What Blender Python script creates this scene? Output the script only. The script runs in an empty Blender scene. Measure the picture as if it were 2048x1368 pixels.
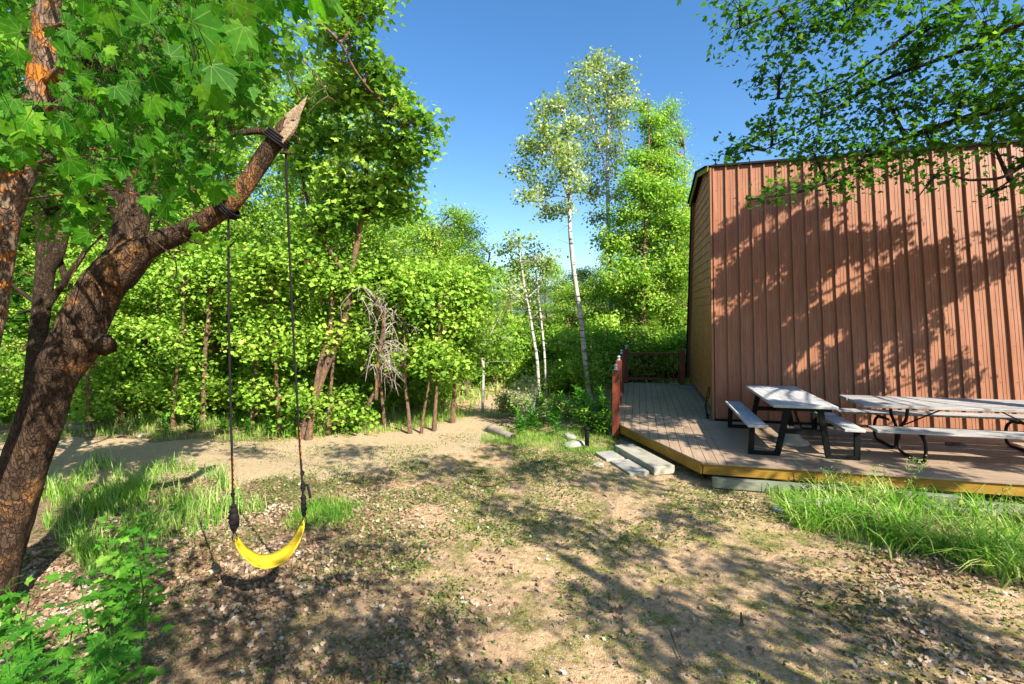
import bpy, math, random
import numpy as np
from math import sin, cos, pi, atan, atan2, radians, sqrt

C = bpy.context.scene.collection
SC = bpy.context.scene
rng = np.random.default_rng(7)
random.seed(7)

# ------------------------------------------------------------------ camera
FPX, CX, CY, CAMZ = 960.0, 1024.0, 684.0, 2.36
PITCH, ROLL = atan(59/960.0), 0.0105
_fw = (0, cos(PITCH), -sin(PITCH)); _u0 = (0, sin(PITCH), cos(PITCH)); _r0 = (1, 0, 0)
_R = tuple(cos(ROLL)*a - sin(ROLL)*b for a, b in zip(_r0, _u0))
_U = tuple(cos(ROLL)*b + sin(ROLL)*a for a, b in zip(_r0, _u0))
def ray(px, py):
    a = (px-CX)/FPX; b = (CY-py)/FPX
    return tuple(_fw[i]+a*_R[i]+b*_U[i] for i in range(3))
def gp(px, py, z=0.0):
    d = ray(px, py); t = (z-CAMZ)/d[2]; return np.array((d[0]*t, d[1]*t, z))
def at(px, py, Y):
    d = ray(px, py); t = Y/d[1]; return np.array((d[0]*t, Y, CAMZ+d[2]*t))

# ------------------------------------------------------------------ object helpers
def link(o, parent=None):
    C.objects.link(o)
    if parent is not None: o.parent = parent
    return o
def thing(name, label, cat, loc=(0, 0, 0), rz=0.0, group=None):
    o = bpy.data.objects.new(name, None); C.objects.link(o)
    o.empty_display_size = 0.1
    o.location = loc; o.rotation_euler = (0, 0, rz)
    return tag(o, label, cat, group)
def tag(o, label=None, cat=None, group=None, kind=None):
    if label: o['label'] = label
    if cat: o['category'] = cat
    if group: o['group'] = group
    if kind: o['kind'] = kind
    return o

class MB:
    def __init__(s): s.v = []; s.f = []; s.m = []
    def add(s, vs, fs, mi=0):
        b = len(s.v); s.v.extend([tuple(map(float, p)) for p in vs])
        for f in fs: s.f.append(tuple(i+b for i in f)); s.m.append(mi)
    def box(s, x0, x1, y0, y1, z0, z1, mi=0):
        v = [(x0,y0,z0),(x1,y0,z0),(x1,y1,z0),(x0,y1,z0),(x0,y0,z1),(x1,y0,z1),(x1,y1,z1),(x0,y1,z1)]
        s.add(v, [(0,3,2,1),(4,5,6,7),(0,1,5,4),(1,2,6,5),(2,3,7,6),(3,0,4,7)], mi)
    def prism(s, poly, z0, z1, mi=0):
        n = len(poly)
        v = [(p[0], p[1], z0) for p in poly]+[(p[0], p[1], z1) for p in poly]
        f = [tuple(range(n-1, -1, -1)), tuple(range(n, 2*n))]+[(i, (i+1) % n, n+(i+1) % n, n+i) for i in range(n)]
        s.add(v, f, mi)
    def beam(s, a, b, w, h, mi=0, up=(0, 0, 1)):
        a = np.array(a, float); b = np.array(b, float); d = b-a; d /= np.linalg.norm(d)
        r = np.cross(d, up)
        if np.linalg.norm(r) < 1e-4: r = np.cross(d, (0, 1, 0))
        r /= np.linalg.norm(r); q = np.cross(r, d)
        v = [p+r*sx*w/2+q*sz*h/2 for p in (a, b) for sx, sz in ((-1,-1),(1,-1),(1,1),(-1,1))]
        s.add(v, [(0,1,2,3),(7,6,5,4),(0,4,5,1),(1,5,6,2),(2,6,7,3),(3,7,4,0)], mi)
    def tube(s, pts, rad, sides=6, mi=0, cap=True, jit=0.0):
        P = np.array(pts, float); n = len(P)
        if np.isscalar(rad): rad = [rad]*n
        T = np.gradient(P, axis=0); T /= (np.linalg.norm(T, axis=1)[:, None]+1e-9)
        ref = np.array((0, 0, 1.0)) if abs(T[0][2]) < 0.9 else np.array((1.0, 0, 0))
        r = np.cross(T[0], ref); r /= np.linalg.norm(r)
        vs = []; ang = np.arange(sides)*2*pi/sides
        for i in range(n):
            r = r-T[i]*np.dot(r, T[i]); r /= np.linalg.norm(r)+1e-9
            q = np.cross(T[i], r)
            for a in ang:
                k = rad[i]*(1+(random.uniform(-jit, jit) if jit else 0))
                vs.append(P[i]+(r*cos(a)+q*sin(a))*k)
        fs = [(i*sides+j, i*sides+(j+1) % sides, (i+1)*sides+(j+1) % sides, (i+1)*sides+j) for i in range(n-1) for j in range(sides)]
        if cap: fs += [tuple(range(sides-1, -1, -1)), tuple(range((n-1)*sides, n*sides))]
        s.add(vs, fs, mi)
    def lathe(s, prof, c, n=24, mi=0):
        vs = []
        for r, z in prof:
            for k in range(n): a = 2*pi*k/n; vs.append((c[0]+r*cos(a), c[1]+r*sin(a), c[2]+z))
        fs = [(i*n+j, i*n+(j+1) % n, (i+1)*n+(j+1) % n, (i+1)*n+j) for i in range(len(prof)-1) for j in range(n)]
        fs += [tuple(range(n-1, -1, -1)), tuple(range((len(prof)-1)*n, len(prof)*n))]
        s.add(vs, fs, mi)
    def build(s, name, mats, parent=None, smooth=False, bevel=0.0):
        me = bpy.data.meshes.new(name); me.from_pydata(s.v, [], s.f)
        mats = mats if isinstance(mats, (list, tuple)) else [mats]
        for m in mats: me.materials.append(m)
        if len(mats) > 1: me.polygons.foreach_set('material_index', s.m)
        if smooth: me.polygons.foreach_set('use_smooth', [True]*len(me.polygons))
        me.update()
        o = link(bpy.data.objects.new(name, me), parent)
        if bevel:
            b = o.modifiers.new('bevel', 'BEVEL'); b.width = bevel; b.segments = 2; b.limit_method = 'ANGLE'
        return o

def np_mesh(name, V, loops, totals, mat, parent=None, attr=None, smooth=False):
    me = bpy.data.meshes.new(name)
    me.vertices.add(len(V)); me.vertices.foreach_set('co', np.asarray(V, np.float32).ravel())
    me.loops.add(len(loops)); me.loops.foreach_set('vertex_index', np.asarray(loops, np.int32))
    totals = np.asarray(totals, np.int32); starts = np.concatenate(([0], np.cumsum(totals)[:-1])).astype(np.int32)
    me.polygons.add(len(totals)); me.polygons.foreach_set('loop_start', starts)
    me.polygons.foreach_set('loop_total', totals)
    if smooth: me.polygons.foreach_set('use_smooth', np.ones(len(totals), bool))
    if attr is not None:
        a = me.attributes.new('tint', 'FLOAT', 'FACE'); a.data.foreach_set('value', np.asarray(attr, np.float32))
    me.materials.append(mat)
    me.update(calc_edges=True); me.validate()
    return link(bpy.data.objects.new(name, me), parent)

def nrm(a): return a/(np.linalg.norm(a, axis=-1, keepdims=True)+1e-9)

# leaf templates: verts (x side, y along, z), faces
def maple_template(full=True):
    if full:
        half = [(0,-.02),(.10,-.06),(.20,-.16),(.26,-.05),(.42,-.02),(.30,.12),(.50,.26),(.62,.50),(.42,.46),(.30,.52),(.22,.42),(.26,.66),(.13,.72),(0,1.0)]
    else:
        half = [(0,0),(.30,-.10),(.28,.10),(.55,.38),(.24,.42),(.20,.68),(0,1.0)]
    n = len(half)
    V = [(x, y, -.16*x*x*2-.10*y*y+.10*x) for x, y in half]+[(-x, y, -.16*x*x*2-.10*y*y+.10*x) for x, y in half[1:-1]]
    R = list(range(n)); L = [0]+list(range(n, n+n-2))+[n-1]
    return np.array(V), [R, L[::-1]]
T_BIG = maple_template(True); T_MID = maple_template(False)
T_FAR = (np.array([(0,0,0),(.42,.35,.05),(0,1,-.08),(-.42,.45,.05)]), [[0,1,2,3]])
T_OVAL = (np.array([(0,0,0),(.36,.2,.03),(.4,.6,.03),(0,1,-.05),(-.4,.6,.03),(-.36,.2,.03)]), [[0,1,2,3,4,5]])
T_LANCE = (np.array([(0,0,0),(.10,.3,.06),(.08,.7,.02),(0,1,-.14),(-.08,.7,.02),(-.10,.3,.06)]), [[0,1,2,3,4,5]])

def leaves(name, cen, size, nor, tmpl, mat, parent=None, tint=None, along=None):
    N = len(cen); TV, TF = tmpl; k = len(TV)
    n = nrm(np.asarray(nor, float))
    a = rng.normal(size=(N, 3)) if along is None else np.asarray(along, float)
    y = nrm(a-n*(a*n).sum(1)[:, None]); x = np.cross(y, n)
    size = np.asarray(size).reshape(-1, 1, 1)*np.ones((N, 1, 1))
    V = cen[:, None, :]+size*(x[:, None, :]*TV[None, :, 0:1]+y[:, None, :]*TV[None, :, 1:2]+n[:, None, :]*TV[None, :, 2:3])
    V = V.reshape(-1, 3)
    fl = np.concatenate([np.array(f) for f in TF]); base = np.arange(N)*k
    loops = (base[:, None]+fl[None, :]).ravel()
    totals = np.tile([len(f) for f in TF], N)
    if tint is None: tint = rng.random(N)
    o = np_mesh(name, V, loops, totals, mat, parent, np.repeat(tint, len(TF)))
    if tmpl is T_BIG:
        a_ = o.data.attributes.new('luv', 'FLOAT_VECTOR', 'POINT'); lv = np.zeros((N, k, 3), np.float32); lv[:, :, 0] = TV[None, :, 0]; lv[:, :, 1] = TV[None, :, 1]+.02
        a_.data.foreach_set('vector', lv.ravel())
    return o

# ------------------------------------------------------------------ materials
def mat(name):
    m = bpy.data.materials.new(name); m.use_nodes = True
    nt = m.node_tree; nt.nodes.clear()
    out = nt.nodes.new('ShaderNodeOutputMaterial'); bs = nt.nodes.new('ShaderNodeBsdfPrincipled')
    nt.links.new(bs.outputs[0], out.inputs[0])
    return m, nt, bs, out
def nd(nt, t, **kw):
    n = nt.nodes.new('ShaderNode'+t)
    for k, v in kw.items():
        if k in n.inputs.keys(): n.inputs[k].default_value = v
        else: setattr(n, k, v)
    return n
def ramp(nt, src, stops, interp='LINEAR'):
    r = nt.nodes.new('ShaderNodeValToRGB'); r.color_ramp.interpolation = interp
    e = r.color_ramp.elements
    while len(e) < len(stops): e.new(0.5)
    for i, (p, c) in enumerate(stops):
        e[i].position = p; e[i].color = (c, c, c, 1) if not hasattr(c, '__len__') else (*c, 1)
    nt.links.new(src, r.inputs[0]); return r.outputs[0]
def coords(nt, scale=(1, 1, 1), which='Object'):
    tc = nt.nodes.new('ShaderNodeTexCoord'); mp = nt.nodes.new('ShaderNodeMapping')
    mp.inputs['Scale'].default_value = scale
    nt.links.new(tc.outputs[which], mp.inputs[0]); return mp.outputs[0]
def noise(nt, vec, scale, detail=5, rough=0.55, dist=0.0):
    n = nt.nodes.new('ShaderNodeTexNoise'); n.inputs['Scale'].default_value = scale
    n.inputs['Detail'].default_value = detail; n.inputs['Roughness'].default_value = rough
    n.inputs['Distortion'].default_value = dist
    nt.links.new(vec, n.inputs['Vector']); return n.outputs['Fac']
def mix(nt, fac, a, b, mode='MIX'):
    m = nt.nodes.new('ShaderNodeMix'); m.data_type = 'RGBA'; m.blend_type = mode
    def put(s, v):
        if hasattr(v, 'node'): nt.links.new(v, s)
        elif hasattr(v, '__len__'): s.default_value = (*v, 1)
        else: s.default_value = v
    put(m.inputs[0], fac); put(m.inputs[6], a); put(m.inputs[7], b); return m.outputs[2]
def bump(nt, bs, h, strength=0.5, dist=0.02):
    b = nt.nodes.new('ShaderNodeBump'); b.inputs['Strength'].default_value = strength
    b.inputs['Distance'].default_value = dist
    nt.links.new(h, b.inputs['Height']); nt.links.new(b.outputs[0], bs.inputs['Normal'])

def leaf_mat(name, stops, trans=0.4, clump=0.9, rough=0.45, spec=0.35, tgain=1.3, vein=0.0):
    m, nt, bs, out = mat(name)
    at_ = nt.nodes.new('ShaderNodeAttribute'); at_.attribute_name = 'tint'
    v = coords(nt)
    n = ramp(nt, noise(nt, v, clump*1.3, 3), [(.32, 0.0), (.68, 1.0)])
    oi = nt.nodes.new('ShaderNodeObjectInfo')
    a = nt.nodes.new('ShaderNodeMath'); a.operation = 'MULTIPLY_ADD'
    nt.links.new(n, a.inputs[0]); a.inputs[1].default_value = 0.9
    nt.links.new(at_.outputs['Fac'], a.inputs[2])
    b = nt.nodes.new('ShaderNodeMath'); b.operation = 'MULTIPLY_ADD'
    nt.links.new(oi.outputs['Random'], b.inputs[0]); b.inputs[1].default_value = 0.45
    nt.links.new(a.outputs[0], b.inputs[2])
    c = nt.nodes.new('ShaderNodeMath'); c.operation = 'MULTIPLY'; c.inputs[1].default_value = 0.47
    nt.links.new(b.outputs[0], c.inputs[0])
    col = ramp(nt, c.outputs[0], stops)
    rr_ = nt.nodes.new('ShaderNodeObjectInfo')
    col = mix(nt, ramp(nt, rr_.outputs['Random'], [(.35, 0), (.95, .8)]), col, mix(nt, 1.0, col, (.72,.88,.75), 'MULTIPLY'))
    if vein:
        lu = nt.nodes.new('ShaderNodeAttribute'); lu.attribute_name = 'luv'
        sp = nt.nodes.new('ShaderNodeSeparateXYZ'); nt.links.new(lu.outputs['Vector'], sp.inputs[0])
        def mth(op, a_, b_=None, v_=None):
            q_ = nt.nodes.new('ShaderNodeMath'); q_.operation = op
            nt.links.new(a_, q_.inputs[0])
            if b_ is not None: nt.links.new(b_, q_.inputs[1])
            elif v_ is not None: q_.inputs[1].default_value = v_
            return q_.outputs[0]
        an = mth('ARCTAN2', sp.outputs[0], sp.outputs[1]); sn_ = mth('ABSOLUTE', mth('SINE', mth('MULTIPLY', an, None, 4.5)))
        vl = nt.nodes.new('ShaderNodeVectorMath'); vl.operation = 'LENGTH'; nt.links.new(lu.outputs['Vector'], vl.inputs[0])
        ln_ = mth('MULTIPLY', sn_, vl.outputs['Value'])
        col = mix(nt, ramp(nt, ln_, [(.03, vein), (.09, 0)]), col, (.30,.46,.10))
        nz_ = noise(nt, v, 60, 3, .7)
        col = mix(nt, ramp(nt, nz_, [(.42, .35), (.62, 0)]), col, tuple(c_*.6 for c_ in stops[1][1]))
    nt.links.new(col, bs.inputs['Base Color'])
    bs.inputs['Roughness'].default_value = rough
    bs.inputs['Specular IOR Level'].default_value = spec
    tr = nt.nodes.new('ShaderNodeBsdfTranslucent')
    tc = mix(nt, 1.0, col, (1.0*tgain, 1.12*tgain, 0.5*tgain), 'MULTIPLY')
    nt.links.new(tc, tr.inputs[0])
    mx = nt.nodes.new('ShaderNodeMixShader'); mx.inputs[0].default_value = trans
    nt.links.new(bs.outputs[0], mx.inputs[1]); nt.links.new(tr.outputs[0], mx.inputs[2])
    nt.links.new(mx.outputs[0], out.inputs[0])
    return m

G = dict
M = {}
M['leaf_maple'] = leaf_mat('maple leaf', [(0.0,(.025,.085,.012)),(.22,(.09,.21,.022)),(.5,(.24,.42,.045)),(.78,(.42,.57,.085)),(1.0,(.64,.67,.18))], .35, spec=.2, rough=.6)
M['leaf_near'] = leaf_mat('near maple leaf', [(0.0,(.006,.04,.004)),(.35,(.022,.12,.006)),(.65,(.08,.26,.012)),(1.0,(.34,.58,.04))], .55, vein=.5, clump=2.2, rough=.55, spec=.12, tgain=1.5)
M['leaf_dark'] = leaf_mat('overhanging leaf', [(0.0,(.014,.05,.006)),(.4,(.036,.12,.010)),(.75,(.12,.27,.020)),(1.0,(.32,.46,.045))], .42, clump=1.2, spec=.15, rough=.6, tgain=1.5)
M['leaf_sapling'] = leaf_mat('sapling leaf', [(0.0,(.012,.08,.008)),(.4,(.04,.20,.016)),(.75,(.13,.35,.03)),(1.0,(.36,.52,.08))], .4, clump=3.0, spec=.2, rough=.5, vein=.55)
M['leaf_aspen'] = leaf_mat('aspen leaf', [(0.0,(.03,.06,.01)),(.35,(.17,.26,.045)),(.7,(.42,.50,.15)),(1.0,(.58,.58,.32))], .3, spec=.4)
M['leaf_pale'] = leaf_mat('pale shrub leaf', [(0.0,(.10,.16,.03)),(.5,(.26,.34,.10)),(1.0,(.50,.52,.24))], .3)
M['grass'] = leaf_mat('grass blade', [(0.0,(.03,.12,.015)),(.35,(.09,.28,.02)),(.62,(.26,.45,.05)),(1.0,(.62,.60,.28))], .35, clump=1.3, spec=.15, rough=.6)
M['herb'] = leaf_mat('broad leaf herb', [(0.0,(.010,.10,.015)),(.5,(.07,.27,.02)),(1.0,(.30,.50,.06))], .35, clump=1.5)
M['cover'] = leaf_mat('ground cover leaf', [(0.0,(.02,.06,.01)),(.5,(.09,.16,.025)),(1.0,(.32,.34,.09))], .25, clump=1.8)
M['litter'] = leaf_mat('dry leaf', [(0.0,(.06,.03,.02)),(.3,(.17,.10,.06)),(.55,(.36,.24,.155)),(.8,(.50,.40,.31)),(1.0,(.50,.51,.49))], .1, clump=1.4, rough=.7, spec=.2, tgain=.9)

def bark_mat(name, dark, midc, lichen, lam=.5, sc=(6, 6, 1.6), lsc=5.0, bst=1.0, bd=.03, csc=5.5):
    m, nt, bs, out = mat(name)
    v = coords(nt, sc); v0 = coords(nt)
    vo = nt.nodes.new('ShaderNodeTexVoronoi'); vo.feature = 'DISTANCE_TO_EDGE'; vo.inputs['Scale'].default_value = csc
    nz = noise(nt, v, 2.2, 8, .65, .6)
    mv = nt.nodes.new('ShaderNodeVectorMath'); mv.operation = 'ADD'
    nn = nt.nodes.new('ShaderNodeTexNoise'); nn.inputs['Scale'].default_value = 2.0; nn.inputs['Detail'].default_value = 4
    nt.links.new(v, nn.inputs['Vector'])
    nt.links.new(v, mv.inputs[0]); nt.links.new(nn.outputs['Color'], mv.inputs[1]); nt.links.new(mv.outputs[0], vo.inputs['Vector'])
    crack = ramp(nt, vo.outputs['Distance'], [(0.0, .45), (.16, 1.0)])
    base = mix(nt, ramp(nt, nz, [(.3, 0), (.7, 1)]), dark, midc)
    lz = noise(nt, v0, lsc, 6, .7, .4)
    base = mix(nt, ramp(nt, lz, [(lam, 0), (lam+.1, 1)]), base, lichen)  # lichen patches; on the swing bark they also paint in sunlit streaks
    lz2 = noise(nt, v0, lsc*4, 4, .7)
    base = mix(nt, ramp(nt, lz2, [(.6, 0), (.72, .55)]), base, (.30,.25,.19))
    col = mix(nt, crack, tuple(c*.6 for c in dark), base)
    nt.links.new(col, bs.inputs['Base Color']); bs.inputs['Roughness'].default_value = .9
    bs.inputs['Specular IOR Level'].default_value = .15
    ad = nt.nodes.new('ShaderNodeMath'); ad.operation = 'MULTIPLY_ADD'; ad.inputs[1].default_value = .6
    nt.links.new(crack, ad.inputs[0]); nt.links.new(nz, ad.inputs[2])
    bump(nt, bs, ad.outputs[0], bst, bd)
    return m
M['bark_swing'] = bark_mat('maple bark', (.028,.017,.011), (.13,.082,.052), (.34,.16,.055), .535, (9,9,3), 2.6, 1.0, .035, 3.4)  # orange patches: lichen plus sunlit streaks painted into the bark colour
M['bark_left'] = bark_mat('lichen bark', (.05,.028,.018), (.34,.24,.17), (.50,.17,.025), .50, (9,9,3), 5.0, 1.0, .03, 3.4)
M['bark_wood'] = bark_mat('woodland bark', (.10,.055,.035), (.38,.26,.18), (.48,.26,.12), .5, (12, 12, 5), 3)
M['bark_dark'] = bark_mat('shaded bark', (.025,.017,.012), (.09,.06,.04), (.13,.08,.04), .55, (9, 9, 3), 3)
M['bark_grey'] = bark_mat('grey dead wood', (.22,.18,.155), (.44,.37,.32), (.52,.44,.38), .5, (14, 14, 4), 6, .5, .01)
def aspen_mat():
    m, nt, bs, out = mat('aspen bark')
    v = coords(nt, (3, 3, 14)); v2 = coords(nt, (2, 2, 2))
    a = noise(nt, v, 1.2, 5, .6, .3); b = noise(nt, v2, 1.6, 4, .6)
    base = mix(nt, ramp(nt, b, [(.35, 0), (.7, 1)]), (.30,.285,.25), (.62,.59,.52))
    col = mix(nt, ramp(nt, a, [(.54, 0), (.62, 1)]), base, (.05,.04,.035))
    nt.links.new(col, bs.inputs['Base Color']); bs.inputs['Roughness'].default_value = .75
    bump(nt, bs, a, .4, .01); return m
M['aspen'] = aspen_mat()

def simple(name, col, rough=.6, spec=.4, metal=0.0, var=.25, nsc=8, bst=.2, bd=.004, sc=(1, 1, 1), col2=None):
    m, nt, bs, out = mat(name)
    v = coords(nt, sc); n = noise(nt, v, nsc, 6, .6, .3)
    c2 = col2 or tuple(c*(1-var) for c in col)
    nt.links.new(mix(nt, ramp(nt, n, [(.3, 0), (.7, 1)]), c2, col), bs.inputs['Base Color'])
    bs.inputs['Roughness'].default_value = rough; bs.inputs['Specular IOR Level'].default_value = spec
    bs.inputs['Metallic'].default_value = metal
    if bst: bump(nt, bs, n, bst, bd)
    return m
M['broken'] = simple('splintered pale wood', (.56,.41,.27), .8, .2, 0, .5, 10, 1.0, .02, (20, 20, 3))
M['rope'] = simple('black rope', (.012,.010,.012), .8, .2, 0, .3, 60)
M['rope_or'] = simple('frayed orange strand', (.55,.16,.02), .8, .2)
M['yellow'] = simple('yellow plastic seat', (.84,.60,.02), .6, .25, 0, .22, 9, .25, .003, (1, 1, 1), (.62,.42,.03))
_nt = M['yellow'].node_tree; _b = _nt.nodes['Principled BSDF']; _l = _b.inputs['Base Color'].links[0].from_socket
_n = noise(_nt, coords(_nt, (60, 60, 60)), 1.5, 6, .8); _nt.links.new(mix(_nt, ramp(_nt, _n, [(.52, 0), (.68, .75)]), _l, (.25,.19,.05)), _b.inputs['Base Color'])
M['steel_black'] = simple('black painted steel', (.006,.008,.007), .7, .15, 0, .3, 20)
M['steel_tube'] = simple('dark brown tube steel', (.018,.014,.011), .6, .25, 0, .4, 18)
M['chain'] = simple('dull metal', (.25,.25,.25), .5, .5, .8)

def wood_mat(name, stops, sc=(1.2, 22, 22), rough=.75, spec=.25, bst=.35, crack=0.0):
    m, nt, bs, out = mat(name)
    v = coords(nt, sc); n = noise(nt, v, 1.5, 8, .65, .5)
    v1 = coords(nt, (1, 1, 1)); n1 = noise(nt, v1, 2.3, 4)
    col = ramp(nt, n, stops)
    col = mix(nt, ramp(nt, n1, [(.35, .35), (.7, 0)]), col, tuple(c*.5 for c in stops[0][1]))
    if crack:
        n2 = noise(nt, v, 3.2, 4, .5, 1.0)
        col = mix(nt, ramp(nt, n2, [(.61, 0), (.65, crack)]), col, (.02,.018,.016))
    nt.links.new(col, bs.inputs['Base Color']); bs.inputs['Roughness'].default_value = rough
    bs.inputs['Specular IOR Level'].default_value = spec
    bump(nt, bs, n, bst, .006); return m
M['weathered'] = wood_mat('weathered grey wood', [(.25,(.16,.15,.145)),(.5,(.38,.365,.35)),(.75,(.58,.56,.53))], crack=.9)
M['weathered_y'] = wood_mat('pale grey wood planks', [(.25,(.28,.28,.28)),(.5,(.46,.46,.46)),(.75,(.62,.61,.59))], sc=(22, 1.2, 22), crack=.25)
M['post'] = wood_mat('red brown stained wood', [(.25,(.08,.016,.009)),(.5,(.17,.038,.018)),(.75,(.28,.075,.03))], sc=(14, 14, 1.2), rough=.45, spec=.4)
M['ochre'] = wood_mat('ochre painted board', [(.25,(.22,.12,.02)),(.5,(.36,.20,.028)),(.75,(.46,.27,.04))], sc=(1.5, 14, 14), rough=.6)
M['siding'] = wood_mat('ochre wood siding', [(.25,(.34,.11,.03)),(.5,(.52,.19,.055)),(.75,(.64,.26,.09))], sc=(14, 1.5, 14), rough=.6)
M['timber'] = wood_mat('green grey landscape timber', [(.25,(.12,.14,.09)),(.5,(.22,.24,.17)),(.75,(.34,.34,.27))], sc=(1.5, 14, 14))
M['moss'] = simple('mossy fascia', (.34,.36,.05), .8, .2, 0, .5, 12)
M['black_trim'] = simple('black shingle edge', (.018,.015,.016), .8, .2, 0, .5, 20, .6, .01)

def deck_mat(name, rot):
    m, nt, bs, out = mat(name)
    s = (30, 1.5, 30) if rot else (1.5, 30, 30)
    v = coords(nt, s); n = noise(nt, v, 2, 5, .6)
    v1 = coords(nt); n1 = noise(nt, v1, 1.1, 5, .6)
    col = ramp(nt, n, [(.3,(.28,.195,.13)),(.7,(.43,.32,.225))])
    col = mix(nt, ramp(nt, n1, [(.35, 0), (.75, .6)]), col, (.15,.105,.07))
    wv = nt.nodes.new('ShaderNodeTexWave'); wv.bands_direction = 'X' if rot else 'Y'
    wv.inputs['Scale'].default_value = 12.0
    nt.links.new(v1, wv.inputs['Vector'])
    nt.links.new(col, bs.inputs['Base Color']); bs.inputs['Roughness'].default_value = .6
    bs.inputs['Specular IOR Level'].default_value = .35
    bump(nt, bs, wv.outputs['Fac'], .25, .002); return m
M['deck_v'] = deck_mat('composite deck board lengthwise', True); M['deck_u'] = deck_mat('composite deck board crosswise', False)

def roof_mat():
    m, nt, bs, out = mat('brown ribbed metal')
    v = coords(nt, (5, 5, .2)); n = noise(nt, v, 2, 6, .6)
    v1 = coords(nt); n1 = noise(nt, v1, .9, 4)
    col = ramp(nt, n, [(.3,(.25,.10,.048)),(.7,(.36,.165,.095))])
    col = mix(nt, ramp(nt, n1, [(.35, 0), (.8, .4)]), col, (.22,.085,.038))
    sz_ = nt.nodes.new('ShaderNodeSeparateXYZ'); nt.links.new(v1, sz_.inputs[0])
    dn = noise(nt, v1, 3.5, 6, .7); dd = nt.nodes.new('ShaderNodeMath'); dd.operation = 'MULTIPLY_ADD'; dd.inputs[1].default_value = 1.1
    nt.links.new(dn, dd.inputs[0]); nt.links.new(sz_.outputs[2], dd.inputs[2])
    col = mix(nt, ramp(nt, dd.outputs[0], [(.75, .55), (1.25, 0)]), col, (.20,.10,.06))
    st_ = noise(nt, coords(nt, (16, 16, .5)), 1.5, 4, .6)
    col = mix(nt, ramp(nt, st_, [(.58, 0), (.75, .3)]), col, (.24,.10,.055))
    nt.links.new(col, bs.inputs['Base Color'])
    bs.inputs['Roughness'].default_value = .45; bs.inputs['Specular IOR Level'].default_value = .25
    bump(nt, bs, n1, .05, .02); return m
M['roof'] = roof_mat()
def concrete(name, a, b):
    m, nt, bs, out = mat(name)
    v = coords(nt); n = noise(nt, v, 6, 8, .7); n2 = noise(nt, v, 70, 3, .7)
    col = mix(nt, ramp(nt, n, [(.3, 0), (.7, 1)]), a, b)
    col = mix(nt, ramp(nt, n2, [(.55, 0), (.75, .6)]), col, (.10,.09,.07))
    nt.links.new(col, bs.inputs['Base Color']); bs.inputs['Roughness'].default_value = .9
    bump(nt, bs, n2, .4, .006); return m
M['slab'] = concrete('grey concrete', (.22,.22,.19), (.40,.385,.34))
M['slab_y'] = concrete('mossy concrete', (.22,.21,.16), (.40,.38,.31))
M['stone'] = concrete('pale stone', (.25,.23,.19), (.45,.42,.36))
M['grit'] = leaf_mat('gravel', [(0.0,(.10,.08,.06)),(.5,(.30,.25,.20)),(1.0,(.58,.54,.47))], 0.0, clump=2, rough=.85, spec=.2)
M['mat_grey'] = simple('grey door mat', (.34,.31,.26), .95, .1, 0, .4, 60, .6, .006)
M['mat_black'] = simple('black door mat', (.02,.02,.022), .9, .1, 0, .4, 60, .6, .006)
M['cap'] = simple('pale grey lamp cap', (.55,.58,.62), .3, .5, .4)
M['glass'] = simple('cloudy lamp glass', (.75,.78,.80), .15, .6)

def ground_mat(path=False):
    m, nt, bs, out = mat('trodden dirt track' if path else 'yard soil with moss and litter')
    v = coords(nt)
    big = noise(nt, v, .55, 5, .6, .3); mid = noise(nt, v, 2.6, 6, .65); fine = noise(nt, v, 22, 6, .75); vf = noise(nt, v, 90, 3, .7)
    dirt = ramp(nt, fine, [(.28,(.28,.16,.085)),(.48,(.62,.41,.235)),(.7,(.82,.60,.38))])
    if path:
        dirt = ramp(nt, fine, [(.28,(.34,.25,.14)),(.5,(.56,.42,.26)),(.72,(.68,.55,.36))])
        col = mix(nt, ramp(nt, mid, [(.55, 0), (.72, .5)]), dirt, (.30,.30,.10))
    else:
        moss = ramp(nt, fine, [(.32,(.08,.085,.022)),(.50,(.28,.25,.075)),(.72,(.60,.50,.22))])
        lit = ramp(nt, fine, [(.35,(.06,.035,.022)),(.52,(.24,.155,.10)),(.68,(.52,.38,.26))])
        col = mix(nt, ramp(nt, mid, [(.465, 0), (.59, 1)]), dirt, moss)
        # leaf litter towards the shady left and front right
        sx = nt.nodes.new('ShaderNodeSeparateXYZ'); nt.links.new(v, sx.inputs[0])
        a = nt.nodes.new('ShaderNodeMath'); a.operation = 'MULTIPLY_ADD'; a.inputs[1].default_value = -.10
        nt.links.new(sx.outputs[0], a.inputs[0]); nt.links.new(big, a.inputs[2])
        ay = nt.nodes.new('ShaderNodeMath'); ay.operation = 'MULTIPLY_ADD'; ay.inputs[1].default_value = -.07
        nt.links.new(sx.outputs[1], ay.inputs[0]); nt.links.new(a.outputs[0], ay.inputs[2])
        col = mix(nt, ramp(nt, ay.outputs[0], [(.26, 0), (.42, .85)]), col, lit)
    vo = nt.nodes.new('ShaderNodeTexVoronoi'); vo.inputs['Scale'].default_value = 48
    nt.links.new(v, vo.inputs['Vector'])
    col = mix(nt, ramp(nt, vo.outputs['Distance'], [(.12, .55), (.35, 0)]), col, (.56,.45,.34))
    col = mix(nt, ramp(nt, vf, [(.56, 0), (.72, .45)]), col, (.08,.055,.03))
    nt.links.new(col, bs.inputs['Base Color']); bs.inputs['Roughness'].default_value = .95
    bs.inputs['Specular IOR Level'].default_value = .1
    ad = nt.nodes.new('ShaderNodeMath'); ad.operation = 'ADD'
    nt.links.new(fine, ad.inputs[0]); nt.links.new(vf, ad.inputs[1])
    bump(nt, bs, ad.outputs[0], .9, .03); return m
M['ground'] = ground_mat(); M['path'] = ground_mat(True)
M['hill'] = simple('distant wooded hillside', (.10,.15,.12), .95, .1, 0, .4, .05, .5, 2)

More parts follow.
